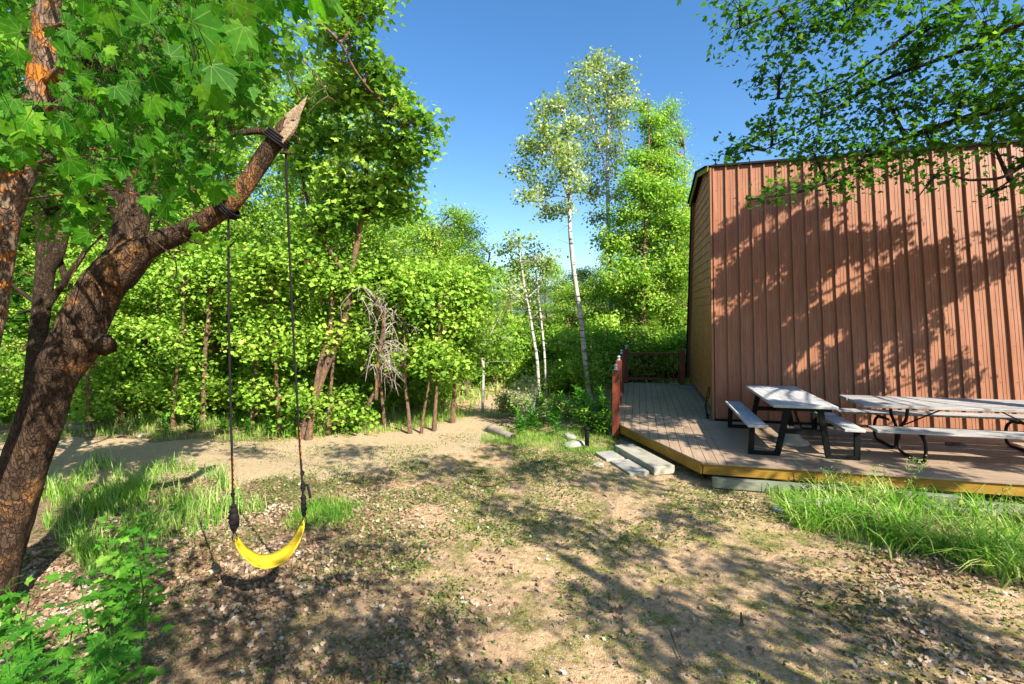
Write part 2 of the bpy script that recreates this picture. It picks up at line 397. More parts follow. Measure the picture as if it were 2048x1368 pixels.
# ------------------------------------------------------------------ terrain
def hgt(x, y):
    return .018*np.sin(x*1.1+.5)*np.cos(y*.9)+.012*np.sin(x*2.3+y*1.7)+.008*np.sin(y*3.1-x*1.3)
def axis(lo, hi, fine_lo, fine_hi, step):
    a = list(np.arange(fine_lo, fine_hi+1e-6, step)); s = step; x = fine_lo; L = []
    while x > lo: s *= 1.35; x -= s; L.append(x)
    s = step; x = a[-1]; Rr = []
    while x < hi: s *= 1.35; x += s; Rr.append(x)
    return np.array(L[::-1]+a+Rr)
def grid_mesh(name, X, Y, Zf, m, parent=None):
    nx, ny = len(X), len(Y); gx, gy = np.meshgrid(X, Y); V = np.stack([gx, gy, Zf(gx, gy)], -1).reshape(-1, 3)
    i = np.arange((nx-1)*(ny-1)); r = i//(nx-1); c = i % (nx-1); b = r*nx+c
    return np_mesh(name, V, np.stack([b, b+1, b+nx+1, b+nx], 1).ravel(), np.full(len(b), 4), m, parent, smooth=True)
def far_h(x, y):
    d = np.hypot(x, y); return hgt(x, y)*np.clip(2-d/20, 0, 1)
tag(grid_mesh('ground', axis(-700, 700, -11, 9, .1), axis(-300, 900, -2, 14, .1), far_h, M['ground']), kind='structure')

# track: strip along a centre line
pc = np.array([(-40,9.0),(-20,8.6),(-12,8.3),(-8,8.0),(-5,7.75),(-3,8.0),(-1.6,8.75),(-.75,9.8),(-.45,11.0),(-.2,12.5),(.7,15),(2.5,19)])
def catmull(P, n=14):
    P = np.asarray(P, float); Q = np.vstack([2*P[0]-P[1], P, 2*P[-1]-P[-2]]); out = []
    for i in range(1, len(Q)-2):
        for t in np.linspace(0, 1, n, endpoint=False):
            a, b, c, d = Q[i-1:i+3]
            out.append(.5*((2*b)+(-a+c)*t+(2*a-5*b+4*c-d)*t*t+(-a+3*b-3*c+d)*t**3))
    out.append(P[-1]); return np.array(out)
cl = catmull(pc, 16); tg = nrm(np.gradient(cl, axis=0)); nn_ = np.stack([-tg[:, 1], tg[:, 0]], 1)
wd = np.interp(np.arange(len(cl)), [0, len(cl)*.45, len(cl)*.65, len(cl)], [1.15, 1.15, .8, .45])
rows = []
ks = np.linspace(-1, 1, 13)
for i in range(len(cl)):
    jl = 1+.10*sin(i*.9)+.08*random.uniform(-1, 1); jr = 1+.12*sin(i*.7+2)+.08*random.uniform(-1, 1)
    for k in ks:
        o = k*wd[i]*(jl if k > 0 else jr); p = cl[i]+nn_[i]*o
        rows.append((p[0], p[1], float(far_h(p[0], p[1]))+.014*(1-abs(k)**6)+.002))
n_ = len(cl); i = np.arange((n_-1)*12); r = i//12; c = i % 12; b = r*13+c
tag(np_mesh('path', np.array(rows), np.stack([b, b+1, b+14, b+13], 1).ravel(), np.full(len(b), 4), M['path'], smooth=True), kind='structure')

# hills beyond the wood
hx = np.linspace(-900, 900, 121)
hv = []; 
for x in hx:
    h = 20+9*sin(x*.006+1)+5*sin(x*.017)+2*sin(x*.05)
    for j, (dy, k) in enumerate(((0, -.05), (60, .6), (140, 1.0), (400, -.05))): hv.append((x, 430+dy+20*sin(x*.01), h*k))
i = np.arange(120*3); r = i//3; c = i % 3; b = r*4+c
tag(np_mesh('hills', np.array(hv), np.stack([b, b+4, b+5, b+1], 1).ravel(), np.full(len(b), 4), M['hill'], smooth=True), kind='structure')

# ------------------------------------------------------------------ local frame of the cabin (u to the right along the wall, v away)
ZD = .29
B0 = np.array((3.739, 8.768)); TH = -atan2(252, 960)
ud = np.array((cos(TH), sin(TH))); vd = np.array((-sin(TH), cos(TH)))
def W(u, v, z=0.0):
    p = B0+ud*u+vd*v; return np.array((p[0], p[1], z))

# ---------------- deck
deck = thing('deck', 'low brown composite deck with ochre rim and dark red posts around the cabin', 'deck', (B0[0], B0[1], 0), TH)
db = MB(); w, g = .140, .006
uu = -1.78
while uu < -.22:
    u1 = min(uu+w, -.215)
    def vs(u): return -.37+(u+1.78)*(-2.55+.37)/1.25 if u < -.53 else -2.55
    db.prism([(uu, vs(uu)), (u1, vs(u1)), (u1, 4.88), (uu, 4.88)] if not (uu < -.53 < u1) else [(uu, vs(uu)), (-.53, -2.55), (u1, -2.55), (u1, 4.88), (uu, 4.88)], ZD-.025, ZD)
    uu += w+g
db.build('deck_boards', M['deck_v'], deck, bevel=.003)
db = MB(); vv = -2.55
while vv < .10:
    db.box(-.209, 7.2, vv, min(vv+w, .12), ZD-.025, ZD); vv += w+g
vv = 3.0
while vv < 4.7:
    vv += w+g
db.build('cross_boards', M['deck_u'], deck, bevel=.003)
db = MB()
uu = -.209
while uu < .75:
    db.box(uu, uu+w, 5.45 if False else .16, 4.88, ZD-.03, ZD-.004); uu += w+g
db.build('side_boards', M['deck_v'], deck, bevel=.003)
fb = MB()
fb.beam((-.512, -2.505, ZD-.098), (7.2, -2.505, ZD-.098), .035, .14)
fb.build('front_fascia', M['ochre'], deck)
fb = MB(); fb.beam((-1.755, -.352, ZD-.098), (-.53, -2.512, ZD-.098), .035, .14)
fb.build('corner_fascia', M['ochre'], deck)
fb = MB(); fb.beam((-1.765, -.34, ZD-.098), (-1.765, 4.86, ZD-.098), .03, .14); fb.beam((-1.75, 4.87, ZD-.098), (.75, 4.87, ZD-.098), .03, .14)
fb.build('side_fascia', M['ochre'], deck)
for (a, b_) in ((-1.6, -.2), (-1.6, 2.2), (-1.6, 4.6), (-.4, -2.2), (1.5, -2.2), (3.5, -2.2), (5.5, -2.2), (-.4, 0), (2.5, -.8), (-.4, 4.5)):
    fb = MB(); fb.box(a-.07, a+.07, b_-.07, b_+.07, -.05, ZD-.03); fb.build('support_block', M['bark_dark'], deck)
for v_ in (-2.3, -1.2, -.1): fb = MB(); fb.beam((-.4, v_, ZD-.09), (7.1, v_, ZD-.09), .04, .12); fb.build('joist', M['bark_dark'], deck)
# posts
def post(u, v, top, capped=False, base=ZD, parent=deck, s=.128):
    p = MB(); p.box(u-s/2, u+s/2, v-s/2, v+s/2, base, top)
    o = p.build('post', M['post'], parent, bevel=.006)
    if capped:
        c = MB(); c.box(u-.035, u+.035, v-.035, v+.035, top+.001, top+.02); c.lathe([(.026,0),(.026,.05),(.045,.055),(.012,.085)], (u, v, top+.02), 10)
        c.build('lamp_cap', M['cap'], o)
    return o
p1 = post(-1.775, -.46, ZD+1.00, True, .06); p2 = post(-1.79, 1.30, ZD+1.0, True, .05); p3 = post(-1.79, 3.05, ZD+1.0, True, .05)
rl = MB(); rl.box(-1.72, 0, 0, .01, 0, .01)
rail = MB(); rail.box(-1.65, -.24, 4.74, 4.83, ZD+.84, ZD+.885); 
pc1 = post(-1.72, 4.78, ZD+1.0, True); pc2 = post(-.175, 4.80, ZD+1.0)
rail.build('top_rail', M['post'], deck, bevel=.005)
rail = MB(); rail.box(-1.655, -.24, 4.765, 4.805, ZD+.10, ZD+.165); rail.build('bottom_rail', M['post'], deck, bevel=.004)
for k in range(10):
    u_ = -1.51+k*.138
    b_ = MB(); b_.lathe([(.019,0),(.019,.08),(.012,.10),(.017,.2),(.019,.33),(.015,.46),(.012,.55),(.019,.58),(.019,.674)], (u_, 4.785, ZD+.166), 8)
    b_.build('baluster', M['post'], deck, smooth=True)

# ---------------- cabin
cab = thing('cabin', 'cabin clad to the deck in brown ribbed metal, with ochre siding on its end wall', 'cabin', (B0[0], B0[1], 0), TH)
LEN = 8.2
def sheet(p0, p1, nout, name, u0=0.0, u1=LEN, rib=True, screws=True):
    """ribbed sheet from line p0 (v,z) to p1 (v,z), normal nout (v,z)"""
    p0 = np.array(p0); p1 = np.array(p1); n = np.array(nout, float); n /= np.linalg.norm(n)
    prof = []; x = u0
    prof.append((u0, 0))
    while x < u1-.05:
        for du, h in ((.020,0),(.027,.038),(.050,.038),(.060,0),(.118,0),(.122,.0045),(.132,.0045),(.136,0),(.168,0),(.172,.0045),(.182,.0045),(.186,0)):
            prof.append((x+du, h))
        x += .2286
    prof.append((x, 0))
    rows_ = 14; vs_ = []; nP = len(prof)
    for k in range(rows_+1):
        t = k/rows_; q = p0+(p1-p0)*t
        wob = .0018*sin(k*1.7)
        for (u_, h) in prof: vs_.append((u_, q[0]+n[0]*(h+wob), q[1]+n[1]*(h+wob)))
    fs_ = [(k*nP+j, k*nP+j+1, (k+1)*nP+j+1, (k+1)*nP+j) for k in range(rows_) for j in range(nP-1)]
    m_ = MB(); m_.add(vs_, fs_, 0)
    # back face so it is never see-through
    a, b_ = p0-n*.02, p1-n*.02
    m_.add([(u0, a[0], a[1]), (x, a[0], a[1]), (x, b_[0], b_[1]), (u0, b_[0], b_[1])], [(0, 1, 2, 3)], 0)
    if screws:
        L = np.linalg.norm(p1-p0)
        for r_ in range(int(L/.61)):
            t = (.18+r_*.61)/L
            x = u0
            while x < u1-.1:
                q = p0+(p1-p0)*t+n*.001; c_ = (x+.098+random.uniform(-.003,.003))
                d = p1-p0; d = d/np.linalg.norm(d)*.0055
                ring = [(c_+.0075*cos(a_), q[0]+d[0]*sin(a_), q[1]+d[1]*sin(a_)) for a_ in np.arange(6)*pi/3]
                top = [(p[0], p[1]+n[0]*.004, p[2]+n[1]*.004) for p in ring]
                m_.add(ring+top, [(6,7,8,9,10,11)]+[(i_, (i_+1) % 6, 6+(i_+1) % 6, 6+i_) for i_ in range(6)], 1)
                x += .2286
    return m_.build(name, [M['roof'], M['black_trim']], cab)
sheet((.135, .34), (1.02, 5.20), (-.983, .18), 'metal_wall_cladding')
sheet((5.38, .40), (4.45, 5.28), (.983, .18), 'far_cladding', screws=False)
tb = MB(); tb.beam((.0, 1.0, 5.215), (LEN, 1.0, 5.215), .10, .03); tb.beam((0.02, 1.04, 5.235), (LEN, 1.04, 5.235), .06, .04); tb.build('eave_edge', M['black_trim'], cab)
up = MB()
up.add([(-.12,.97,5.232),(LEN,.97,5.232),(LEN,2.72,5.60),(-.12,2.72,5.60),(LEN,4.52,5.27),(-.12,4.52,5.27)], [(0,1,2,3),(3,2,4,5)])
up.add([(-.12,.97,5.20),(LEN,.97,5.20),(LEN,2.72,5.56),(-.12,2.72,5.56),(LEN,4.52,5.23),(-.12,4.52,5.23)], [(3,2,1,0),(5,4,2,3)])
up.build('upper_roof', M['black_trim'], cab)
# edge trims on the left end
et = MB(); et.beam((-.012, .12, .33), (-.012, .995, 5.19), .05, .03, up=(1, 0, 0)); et.build('corner_trim', M['roof'], cab)
et = MB(); et.beam((-.02, .16, .34), (-.02, 1.03, 5.16), .10, .022, up=(1, 0, 0)); et.build('inner_trim', M['ochre'], cab)
et = MB(); et.beam((-.06, .98, 5.17), (-.06, 2.72, 5.51), .10, .03, up=(1, 0, 0)); et.beam((-.06, 2.72, 5.51), (-.06, 4.48, 5.19), .10, .03, up=(1, 0, 0)); et.build('rake_board', M['moss'], cab)
et = MB(); et.beam((-.02, 5.36, .40), (-.02, 4.46, 5.24), .10, .03, up=(1, 0, 0)); et.build('far_trim', M['black_trim'], cab)
# recessed gable wall: lapped siding
gw = MB(); gx = .07; zz = .40; k = 0
def vrange(z):
    if z < 5.2: return .17+(z-.34)*.18, 5.33-(z-.34)*.187
    t = (z-5.2)/.35; return 1.05+t*1.65, 4.45-t*1.73
while zz < 5.5:
    z1 = min(zz+.19, 5.52)
    a0, b0 = vrange(zz); a1, b1 = vrange(z1)
    gw.add([(gx-.012,a0,zz),(gx-.012,b0,zz),(gx+.004,b1,z1),(gx+.004,a1,z1),(gx+.01,a0,zz),(gx+.01,b0,zz)], [(0,3,2,1),(0,1,5,4)])
    zz = z1; k += 1
gw.build('gable_siding', M['siding'], cab)
gb = MB(); gb.add([(LEN-.1,.2,.3),(LEN-.1,5.3,.3),(LEN-.1,4.5,5.2),(LEN-.1,2.7,5.5),(LEN-.1,1.05,5.2)], [(0,1,2,3,4)]); gb.add([(.5,.2,.36),(LEN-.1,.2,.36),(LEN-.1,5.3,.36),(.5,5.3,.36)], [(0,1,2,3)])
gb.build('end_wall', M['siding'], cab)
sk = MB(); sk.box(.02, LEN, .14, .17, ZD+.005, .345); sk.build('base_board', M['black_trim'], cab)
for u_ in (.6, 3, 5.5, 8): 
    for v_ in (.5, 4.9): pr = MB(); pr.box(u_-.1, u_+.1, v_-.1, v_+.1, -.05, .36); pr.build('pier', M['slab'], cab)

# door mats
o = MB()
o.box(-.28, .28, -.20, .20, 0, .012); d1 = o.build('door_mat', M['mat_grey'], None, bevel=.004); d1.location = W(-.02, 4.25, ZD+.001); d1.rotation_euler = (0, 0, TH)
tag(d1, 'flat grey speckled door mat on the deck beside the railing post', 'door mat')
o = MB(); o.box(-.32, .32, -.22, .22, 0, .014); d2 = o.build('door_mat', M['mat_black'], None, bevel=.004); d2.location = W(.62, 4.22, ZD+.001); d2.rotation_euler = (0, 0, TH)
tag(d2, 'black door mat lying at the foot of the cabin end wall', 'door mat')
# thin folded metal stand at the wall corner
fs = thing('folded_stand', 'thin black folded metal stand leaning by the corner of the cabin', 'stand', W(-.10, .32, ZD), TH)
q = MB(); q.tube(catmull([(.02,.05,.0),(-.03,.02,.25),(.03,0,.42),(.05,.04,.60)], 6), .009, 6); q.tube(catmull([(.05,.25,.0),(0,.15,.3),(.04,.1,.6)], 6), .009, 6); q.tube([(.0,.10,.4),(.02,.03,.4)], .008, 6); q.build('frame', M['steel_black'], fs, True)
for c_ in ((.02,.05,0), (.05,.25,0)): q = MB(); q.lathe([(.03,0),(.03,.02),(.012,.03)], c_, 10); q.build('foot', M['rope'], fs)

# ---------------- small picnic table: steel frame, planks along v
st = thing('picnic_table', 'short grey topped picnic table with black flat bar steel legs, nearer the deck corner', 'picnic table', W(.86, -1.12, ZD), TH)
t = MB()
t.box(-.40, .40, -.93, .92, .70, .74); 
t.build('tabletop', M['weathered_y'], st, bevel=.006)
for sx in (-1, 1):
    t = MB(); t.box(sx*.60-.125 if sx > 0 else -.60-.125, sx*.60+.125, -.95, .93, .405, .445); t.build('bench', M['weathered_y'], st, bevel=.006)
    e = MB()
for sy in (-.86, .78):
    e = MB()
    for sx in (-1, 1):
        e.beam((sx*.20, sy, .70), (sx*.32, sy, .03), .045, .075, up=(0, 1, 0) if False else (1, 0, 0))
        e.beam((sx*.29, sy, .0275), (sx*.70, sy, .0275), .045, .055)
        e.beam((sx*.665, sy, .055), (sx*.655, sy, .404), .045, .072, up=(1, 0, 0))
    e.beam((-.34, sy, .675), (.34, sy, .675), .04, .046)
    e.build('leg_frame', M['steel_black'], st, bevel=.003)
    e = MB(); e.beam((-.30, sy+.001, .36), (.30, sy+.001, .36), .035, .07); e.build('crossbar', M['steel_black'], st, bevel=.003)
for s_ in (-1, 1):
    e = MB(); e.beam((0, s_*.80-.04, .37), (0, s_*.22, .69), .03, .012, up=(1, 0, 0)); e.build('brace', M['steel_black'], st)

# ---------------- large picnic table: tubular frame, planks along u
lt = thing('picnic_table', 'long weathered picnic table with curved dark tube legs, at the right edge', 'picnic table', W(3.2, -1.36, ZD), TH)
pl = [(-.42,-.16),(-.13,.11),(.14,.40)]
for a, b_ in pl:
    t = MB(); s0 = -1.57+random.uniform(0, .04)
    if a < -.3: s0 = -1.55
    t.box(s0, 1.66+random.uniform(0, .04), a-.02, b_-.02, .70, .74); t.build('tabletop_plank', M['weathered'], lt, bevel=.006)
for a, b_ in ((-.68,-.40),(.60,.86)):
    t = MB(); t.box(-1.47, 1.66, a, b_, .405, .445); t.build('bench', M['weathered'], lt, bevel=.006)
for su in (-.93, .78):
    for sv in (-1, 1):
        e = MB()
        e.tube(catmull([(su, sv*.46, .39), (su, sv*.60, .375), (su, sv*.70, .28), (su, sv*.70, .10), (su, sv*.62, .024), (su, sv*.40, .022), (su, sv*.15, .022), (su, sv*.045, .07), (su, sv*.035, .22), (su, sv*.06, .36), (su, sv*.20, .50), (su, sv*.235, .66), (su, sv*.235, .69)], 7), .021, 10)
        e.build('leg', M['steel_tube'], lt, True)
    e = MB(); e.tube([(su-(.03 if su < 0 else -.03), -.02, .34), (su+(.62 if su < 0 else -.62), -.02, .69)], .010, 6); e.build('brace', M['steel_tube'], lt, True)
    for (ya, yb, za) in ((-.64,-.30,.39),(.30,.80,.39),(-.36,.36,.685)): e = MB(); e.beam((su+.024, ya, za), (su+.024, yb, za), .005, .035); e.build('bracket', M['steel_tube'], lt)

# umbrella base under the small table
ub = MB(); ub.lathe([(.235,0),(.24,.02),(.225,.045),(.17,.055),(.155,.075),(.14,.085),(.10,.15),(.06,.165),(.035,.17),(.033,.26),(.022,.26)], (0, 0, 0), 40)
u_ = ub.build('umbrella_base', M['stone'], None, True); u_.location = W(.93, -1.22, ZD+.001); tag(u_, 'round pale umbrella base standing under the short picnic table', 'umbrella base')
# bark chip and stick under the long table
bk = MB(); bk.add([(-.15,-.03,.0),(.02,-.06,.0),(.16,-.02,.0),(.10,.03,.0),(-.10,.05,.0),(-.15,-.03,.02),(.02,-.05,.035),(.16,-.02,.012),(.10,.03,.03),(-.10,.05,.04)], [(4,3,2,1,0),(5,6,7,8,9),(0,1,6,5),(1,2,7,6),(2,3,8,7),(3,4,9,8),(4,0,5,9)])
b_ = bk.build('bark_piece', M['bark_wood'], None); b_.location = W(3.25, -.83, ZD+.001); tag(b_, 'curled brown bark piece lying on the deck under the long table', 'bark')

# steps
s = thing('concrete_step', 'thick grey concrete step block with mossy side against the deck rim', 'step')
def quad_block(pts, z0, z1, name, m, parent=None):
    b2 = MB(); b2.prism([tuple(p) for p in pts], z0, z1); return b2.build(name, m, parent, bevel=.012)
C.objects.unlink(s); bpy.data.objects.remove(s)
dxy = nrm(np.array([1.25, -2.18])); 
def loc2(u, v): p = B0+ud*u+vd*v; return p
# step block parallel to the chamfer
ch_d = ud*dxy[0]+vd*dxy[1]; ch_n = np.array([ch_d[1], -ch_d[0]])   # outward (left/front)
if ch_n[0] > 0: ch_n = -ch_n
mid = gp(1285, 903, .17)[:2]
def slabpts(c, L, Wd, a0=ch_d, a1=ch_n): return [c-a0*L/2-a1*Wd/2, c+a0*L/2-a1*Wd/2, c+a0*L/2+a1*Wd/2, c-a0*L/2+a1*Wd/2]
st1 = quad_block(slabpts(mid, 1.22, .34), .0, .125, 'step_block', M['slab_y']); tag(st1, 'thick mossy concrete step block lying along the deck corner', 'step')
for (px, py, L, l) in ((1219, 910, .42, 'square grey paving slab at the far end of the pair below the step block'), (1258, 932, .62, 'longer grey paving slab at the near end of the pair below the step block')):
    c = gp(px, py, .05)[:2]
    o = quad_block(slabpts(c, L, .32), -.02, .055, 'paving_slab', M['slab']); tag(o, l, 'paving slab')
# stones by the slabs
def rock(name, c, r, sq, m, label, cat='stone', group=None, seed=0):
    rr = np.random.default_rng(seed); vs_ = []; n = 10; prof = [(0.35,-.6),(.85,-.3),(1.0,.1),(.8,.5),(.4,.75)]
    for (a, zz_) in prof:
        for k in range(n): t_ = 2*pi*k/n; j = 1+rr.uniform(-.16, .16); vs_.append((r*a*cos(t_)*j, r*a*sin(t_)*j*sq, r*zz_*.45+rr.uniform(-.02, .02)*r))
    fs_ = [(i_*n+j, i_*n+(j+1) % n, (i_+1)*n+(j+1) % n, (i_+1)*n+j) for i_ in range(4) for j in range(n)]+[tuple(range(n-1, -1, -1)), tuple(range(4*n, 5*n))]
    b3 = MB(); b3.add(vs_, fs_); o = b3.build(name, m, None, bevel=r*.06); o.location = (c[0], c[1], c[2]+r*.12); o.rotation_euler = (0, 0, rr.uniform(0, 6)); return tag(o, label, cat, group)
rock('stone', gp(1197, 932), .11, .7, M['stone'], 'flat pale stone beside the long paving slab', seed=1)
rock('stone', gp(1184, 921), .07, .8, M['slab_y'], 'small tan stone above the pale ones by the slabs', seed=2)
rock('stone', gp(1170, 934), .045, .8, M['stone'], 'smallest pale stone left of the paving slabs', seed=3)
rock('stone', gp(1150, 893), .22, .6, M['slab'], 'broad grey stone half sunk beside the short black lamp post', seed=4)
rock('stone', gp(1140, 876), .18, .6, M['slab'], 'grey stone behind the broad one near the short lamp post', seed=5)
rock('boulder', gp(978, 862), .16, .8, M['stone'], 'rounded pinkish boulder at the end of the short log', seed=6)
rock('boulder', gp(1222, 868), .16, .8, M['slab'], 'mottled grey boulder against the foot of the deck post', seed=7)
rock('stone', gp(284, 873), .13, .5, M['stone'], 'flat whitish stone across the track on the left', seed=8)
rock('stone', gp(1556, 1022), .10, .6, M['slab'], 'pale wedge shaped stone at the left end of the tall grass', seed=9)
# log
lg = thing('log', 'short weathered log with a dark cut end beside the track', 'log', gp(1002, 874, .0), 0)
d = (gp(1028, 882)-gp(985, 864)); d[2] = 0; L = np.linalg.norm(d); d /= L
b3 = MB(); P = [(-d*.62*L*.9+d*L*1.1*t_)+np.array((0, 0, .075)) for t_ in np.linspace(0, 1, 9)]; b3.tube(P, [.075*(1+.05*sin(k*2.)) for k in range(9)], 12, cap=False, jit=.06); b3.build('bark', M['bark_grey'], lg, True)
for e_, s_ in ((P[0], -1), (P[-1], 1)):
    b3 = MB(); b3.tube([e_-d*s_*.01, e_-d*s_*.002], [.073, .070], 12); b3.build('cut_end', M['bark_dark'], lg)
# bollard lamp
bl = thing('path_light', 'short black path light post beside the paving slabs', 'path light', gp(1174, 897), 0)
b3 = MB(); b3.lathe([(.038,0),(.038,.26),(.034,.27)], (0,0,0), 16); b3.build('post', M['steel_black'], bl, True)
b3 = MB(); b3.lathe([(.03,.272),(.03,.325)], (0,0,0), 12); b3.build('lens', M['steel_tube'], bl, True)
b3 = MB(); b3.lathe([(.050,.326),(.055,.345),(.03,.375),(.008,.385)], (0,0,0), 16); b3.build('lamp_hood', M['steel_black'], bl, True)
# timbers
def timber(p, q, w_, h_, name, m, label, z=.0):
    b3 = MB(); a = np.array((0, 0, h_/2)); d_ = q-p; d_[2] = 0; b3.beam(a, a+d_, w_, h_); o = b3.build(name, m, None, bevel=.008); o.location = (p[0], p[1], z); return tag(o, label, 'timber')
timber(W(-.42, -2.66, 0), W(2.3, -2.69, 0), .09, .13, 'landscape_timber', M['timber'], 'greenish timber lying along the ground below the deck rim')
timber(W(2.36, -2.72, 0), W(6.4, -2.86, 0), .09, .09, 'landscape_timber', M['timber'], 'low timber under the deck rim running out to the right edge')
timber(gp(1570, 1011), gp(1800, 1008), .09, .07, 'old_board', M['weathered'], 'pale half buried board at the left in the tall grass')
timber(gp(1840, 1022), gp(2060, 1035), .08, .06, 'old_board', M['weathered'], 'pale half buried board at the right edge of the tall grass')
timber(gp(135, 855), gp(195, 858), .25, .10, 'old_board', M['broken'], 'sunlit board behind the swing tree at the edge of the wood')

# ------------------------------------------------------------------ rope swing
sw = thing('rope_swing', 'yellow belt swing seat hanging on two long black ropes', 'swing', (-1.88, 3.6, 0), 0)
OFF = np.array((-1.88, 3.6, 0))
A1 = at(470, 1082, 3.52)-OFF; A2 = at(609, 1050, 3.72)-OFF
mid_ = (A1+A2)/2; dx = A2-A1
b3 = MB(); N = 28; nw = 7; vs_ = []; side = nrm(np.array((-dx[1], dx[0], 0)))
sgn = 1.0 if side[1] > 0 else -1.0
for i_ in range(N+1):
    t_ = i_/N; s_ = 2*t_-1
    p = A1+dx*t_+np.array((0, 0, -.235*(1-abs(s_)**2.4)))
    wv_ = (.082*(1-.12*s_*s_) if abs(s_) < .93 else .082*(1-.12)*(1-(abs(s_)-.93)/.07*.45)); tl = .10+.32*t_
    for k in range(nw):
        a = -1+2*k/(nw-1); vs_.append(p+side*a*wv_*cos(tl)+np.array((0, 0, .012*a*a+a*sgn*wv_*sin(tl))))
fs_ = [(i_*nw+k, i_*nw+k+1, (i_+1)*nw+k+1, (i_+1)*nw+k) for i_ in range(N) for k in range(nw-1)]
b3.add(vs_, fs_); seat = b3.build('seat', M['yellow'], sw, True)
so = seat.modifiers.new('thick', 'SOLIDIFY'); so.thickness = .009
T1 = at(457, 432, 3.62)-OFF; T2 = at(571, 292, 3.62)-OFF
def rope_pts(a, b_, sag): return catmull([a, a*.66+b_*.34+np.array((sag, 0, 0)), a*.33+b_*.67+np.array((sag*.8, 0, 0)), b_], 10)
for (T_, A_, k1, k2, nm) in ((T1, A1, .30, .16, 0), (T2, A2, .46, .30, 1)):
    top_end = A_+np.array((0, 0, .10))
    r_ = MB(); pts_ = rope_pts(T_, top_end, -.012); r_.tube(pts_, .0085, 8); ro = r_.build('rope', M['rope'], sw, True)
    # knots
    def knot(c, a, mb):
        mb.tube([c+np.array((0.004*sin(q_*3), .004*cos(q_*2), z_*a)) for q_, z_ in enumerate((-1.3,-.9,-.4,0,.4,.9,1.3))], [a*.35, a*.7, a*.95, a*.8, a, a*.7, a*.35], 9, jit=.15)
    grp_ = [[(.09,.018),(.13,.036),(.17,.042),(.215,.036),(.26,.022)], [(.36,.016)]] if nm == 0 else [[(.09,.018),(.13,.024),(.17,.024),(.215,.022)], [(.33,.018),(.30,.020)], [(.42,.016)]]
    for gi, g_ in enumerate(grp_):
        r_ = MB()
        for z_, a in g_: knot(A_+np.array((0, 0, z_)), a, r_)
        if nm == 1 and gi == 1: r_.tube(catmull([A_+np.array((0,0,.31)), A_+np.array((.03,0,.325)), A_+np.array((.045,0,.28)), A_+np.array((.055,0,.22))], 5), .010, 7)
        r_.build('knot', M['rope'], ro, True)
    r_ = MB(); 
    for s_ in (-1, 1): r_.tube(catmull([A_+np.array((0,0,.085)), A_+np.array((.012*s_,0,.05)), A_+np.array((.018*s_,0,.01)), A_+np.array((0.0,0,-.012))], 5), .0035, 6)
    r_.build('ring', M['steel_black'], ro, True)
    L_ = np.linalg.norm(T_-A_)
    for q_ in range(7):
        f_ = (.40+q_*.035+.02*random.random())/L_+ (0 if nm == 0 else .05); p = A_*(1-f_)+T_*f_+np.array((-.004+.0075, -.007, 0)); r_ = MB(); r_.tube([p, p+np.array((0.001, 0, .022))], .003, 5); r_.build('frayed_strand', M['rope_or'], ro)
    # wrap round the branch
    r_ = MB(); rr_ = .095 if nm == 0 else .085
    ax = nrm(at(552, 280, 3.62)-at(480, 385, 3.62)) if nm else nrm(at(480, 385, 3.62)-at(400, 445, 3.62))
    c0 = (at(456, 412, 3.62) if nm == 0 else at(556, 277, 3.62))-OFF
    e1 = nrm(np.cross(ax, (0, 1, 0))); e2 = np.cross(ax, e1)
    for w_ in range(3 if nm == 0 else 4):
        r_.tube([c0+ax*(w_*.018-.03)+e1*rr_*cos(a)+e2*rr_*sin(a) for a in np.linspace(0, 2*pi, 20)], .009, 6, cap=False)
    r_.build('rope_wrap', M['rope'], ro, True)

# ------------------------------------------------------------------ trees
def px_tube(spec, Y, sides=24, n=10, wscale=.89):
    """spec: (px, py, width px[, Y]) -> smooth centre line and radii"""
    P = []; Rr = []
    for s_ in spec:
        yy = s_[3] if len(s_) > 3 else Y
        P.append(at(s_[0], s_[1], yy)); Rr.append(s_[2]*yy/FPX/2*wscale/sqrt(1+((s_[0]-CX)/FPX)**2))
    Q = catmull(np.hstack([np.array(P), np.array(Rr)[:, None]]), n)
    return Q[:, :3], Q[:, 3]
def bark_tube(mb, P, Rr, sides=28, amp=.05, seed=0):
    P = np.asarray(P); n = len(P); T = nrm(np.gradient(P, axis=0)); r = np.cross(T[0], (0, 1, .1)); vs_ = []
    ph = np.random.default_rng(seed).uniform(0, 6, 8)
    for i_ in range(n):
        r = r-T[i_]*np.dot(r, T[i_]); r = r/np.linalg.norm(r); q = np.cross(T[i_], r)
        for k in range(sides):
            a = 2*pi*k/sides
            j = 1+amp*(sin(a*3+ph[0]+i_*.11)*.7+sin(a*5+ph[1]-i_*.17)*.5+sin(a*9+ph[2]+i_*.35)*.35+sin(a*2+i_*.4+ph[3])*.5+random.uniform(-.35, .35))
            vs_.append(P[i_]+(r*cos(a)+q*sin(a))*Rr[i_]*j)
    fs_ = [(i_*sides+j, i_*sides+(j+1) % sides, (i_+1)*sides+(j+1) % sides, (i_+1)*sides+j) for i_ in range(n-1) for j in range(sides)]
    fs_ += [tuple(range(sides-1, -1, -1)), tuple(range((n-1)*sides, n*sides))]
    mb.add(vs_, fs_)

def limb(a, b, r, bend=.12, n=5, rs=None, droop=0.0):
    rs = rs or random
    a = np.array(a, float); b = np.array(b, float); L = np.linalg.norm(b-a)
    o = np.array([rs.uniform(-1, 1) for _ in range(3)])*L*bend; o[2] = abs(o[2])*.6+L*bend*.4
    P = []
    for t_ in np.linspace(0, 1, n):
        P.append(a*(1-t_)+b*t_+o*(4*t_*(1-t_))*.5-np.array((0, 0, droop*L*t_*t_)))
    return np.array(P), np.linspace(r, max(r*.3, .003), n)

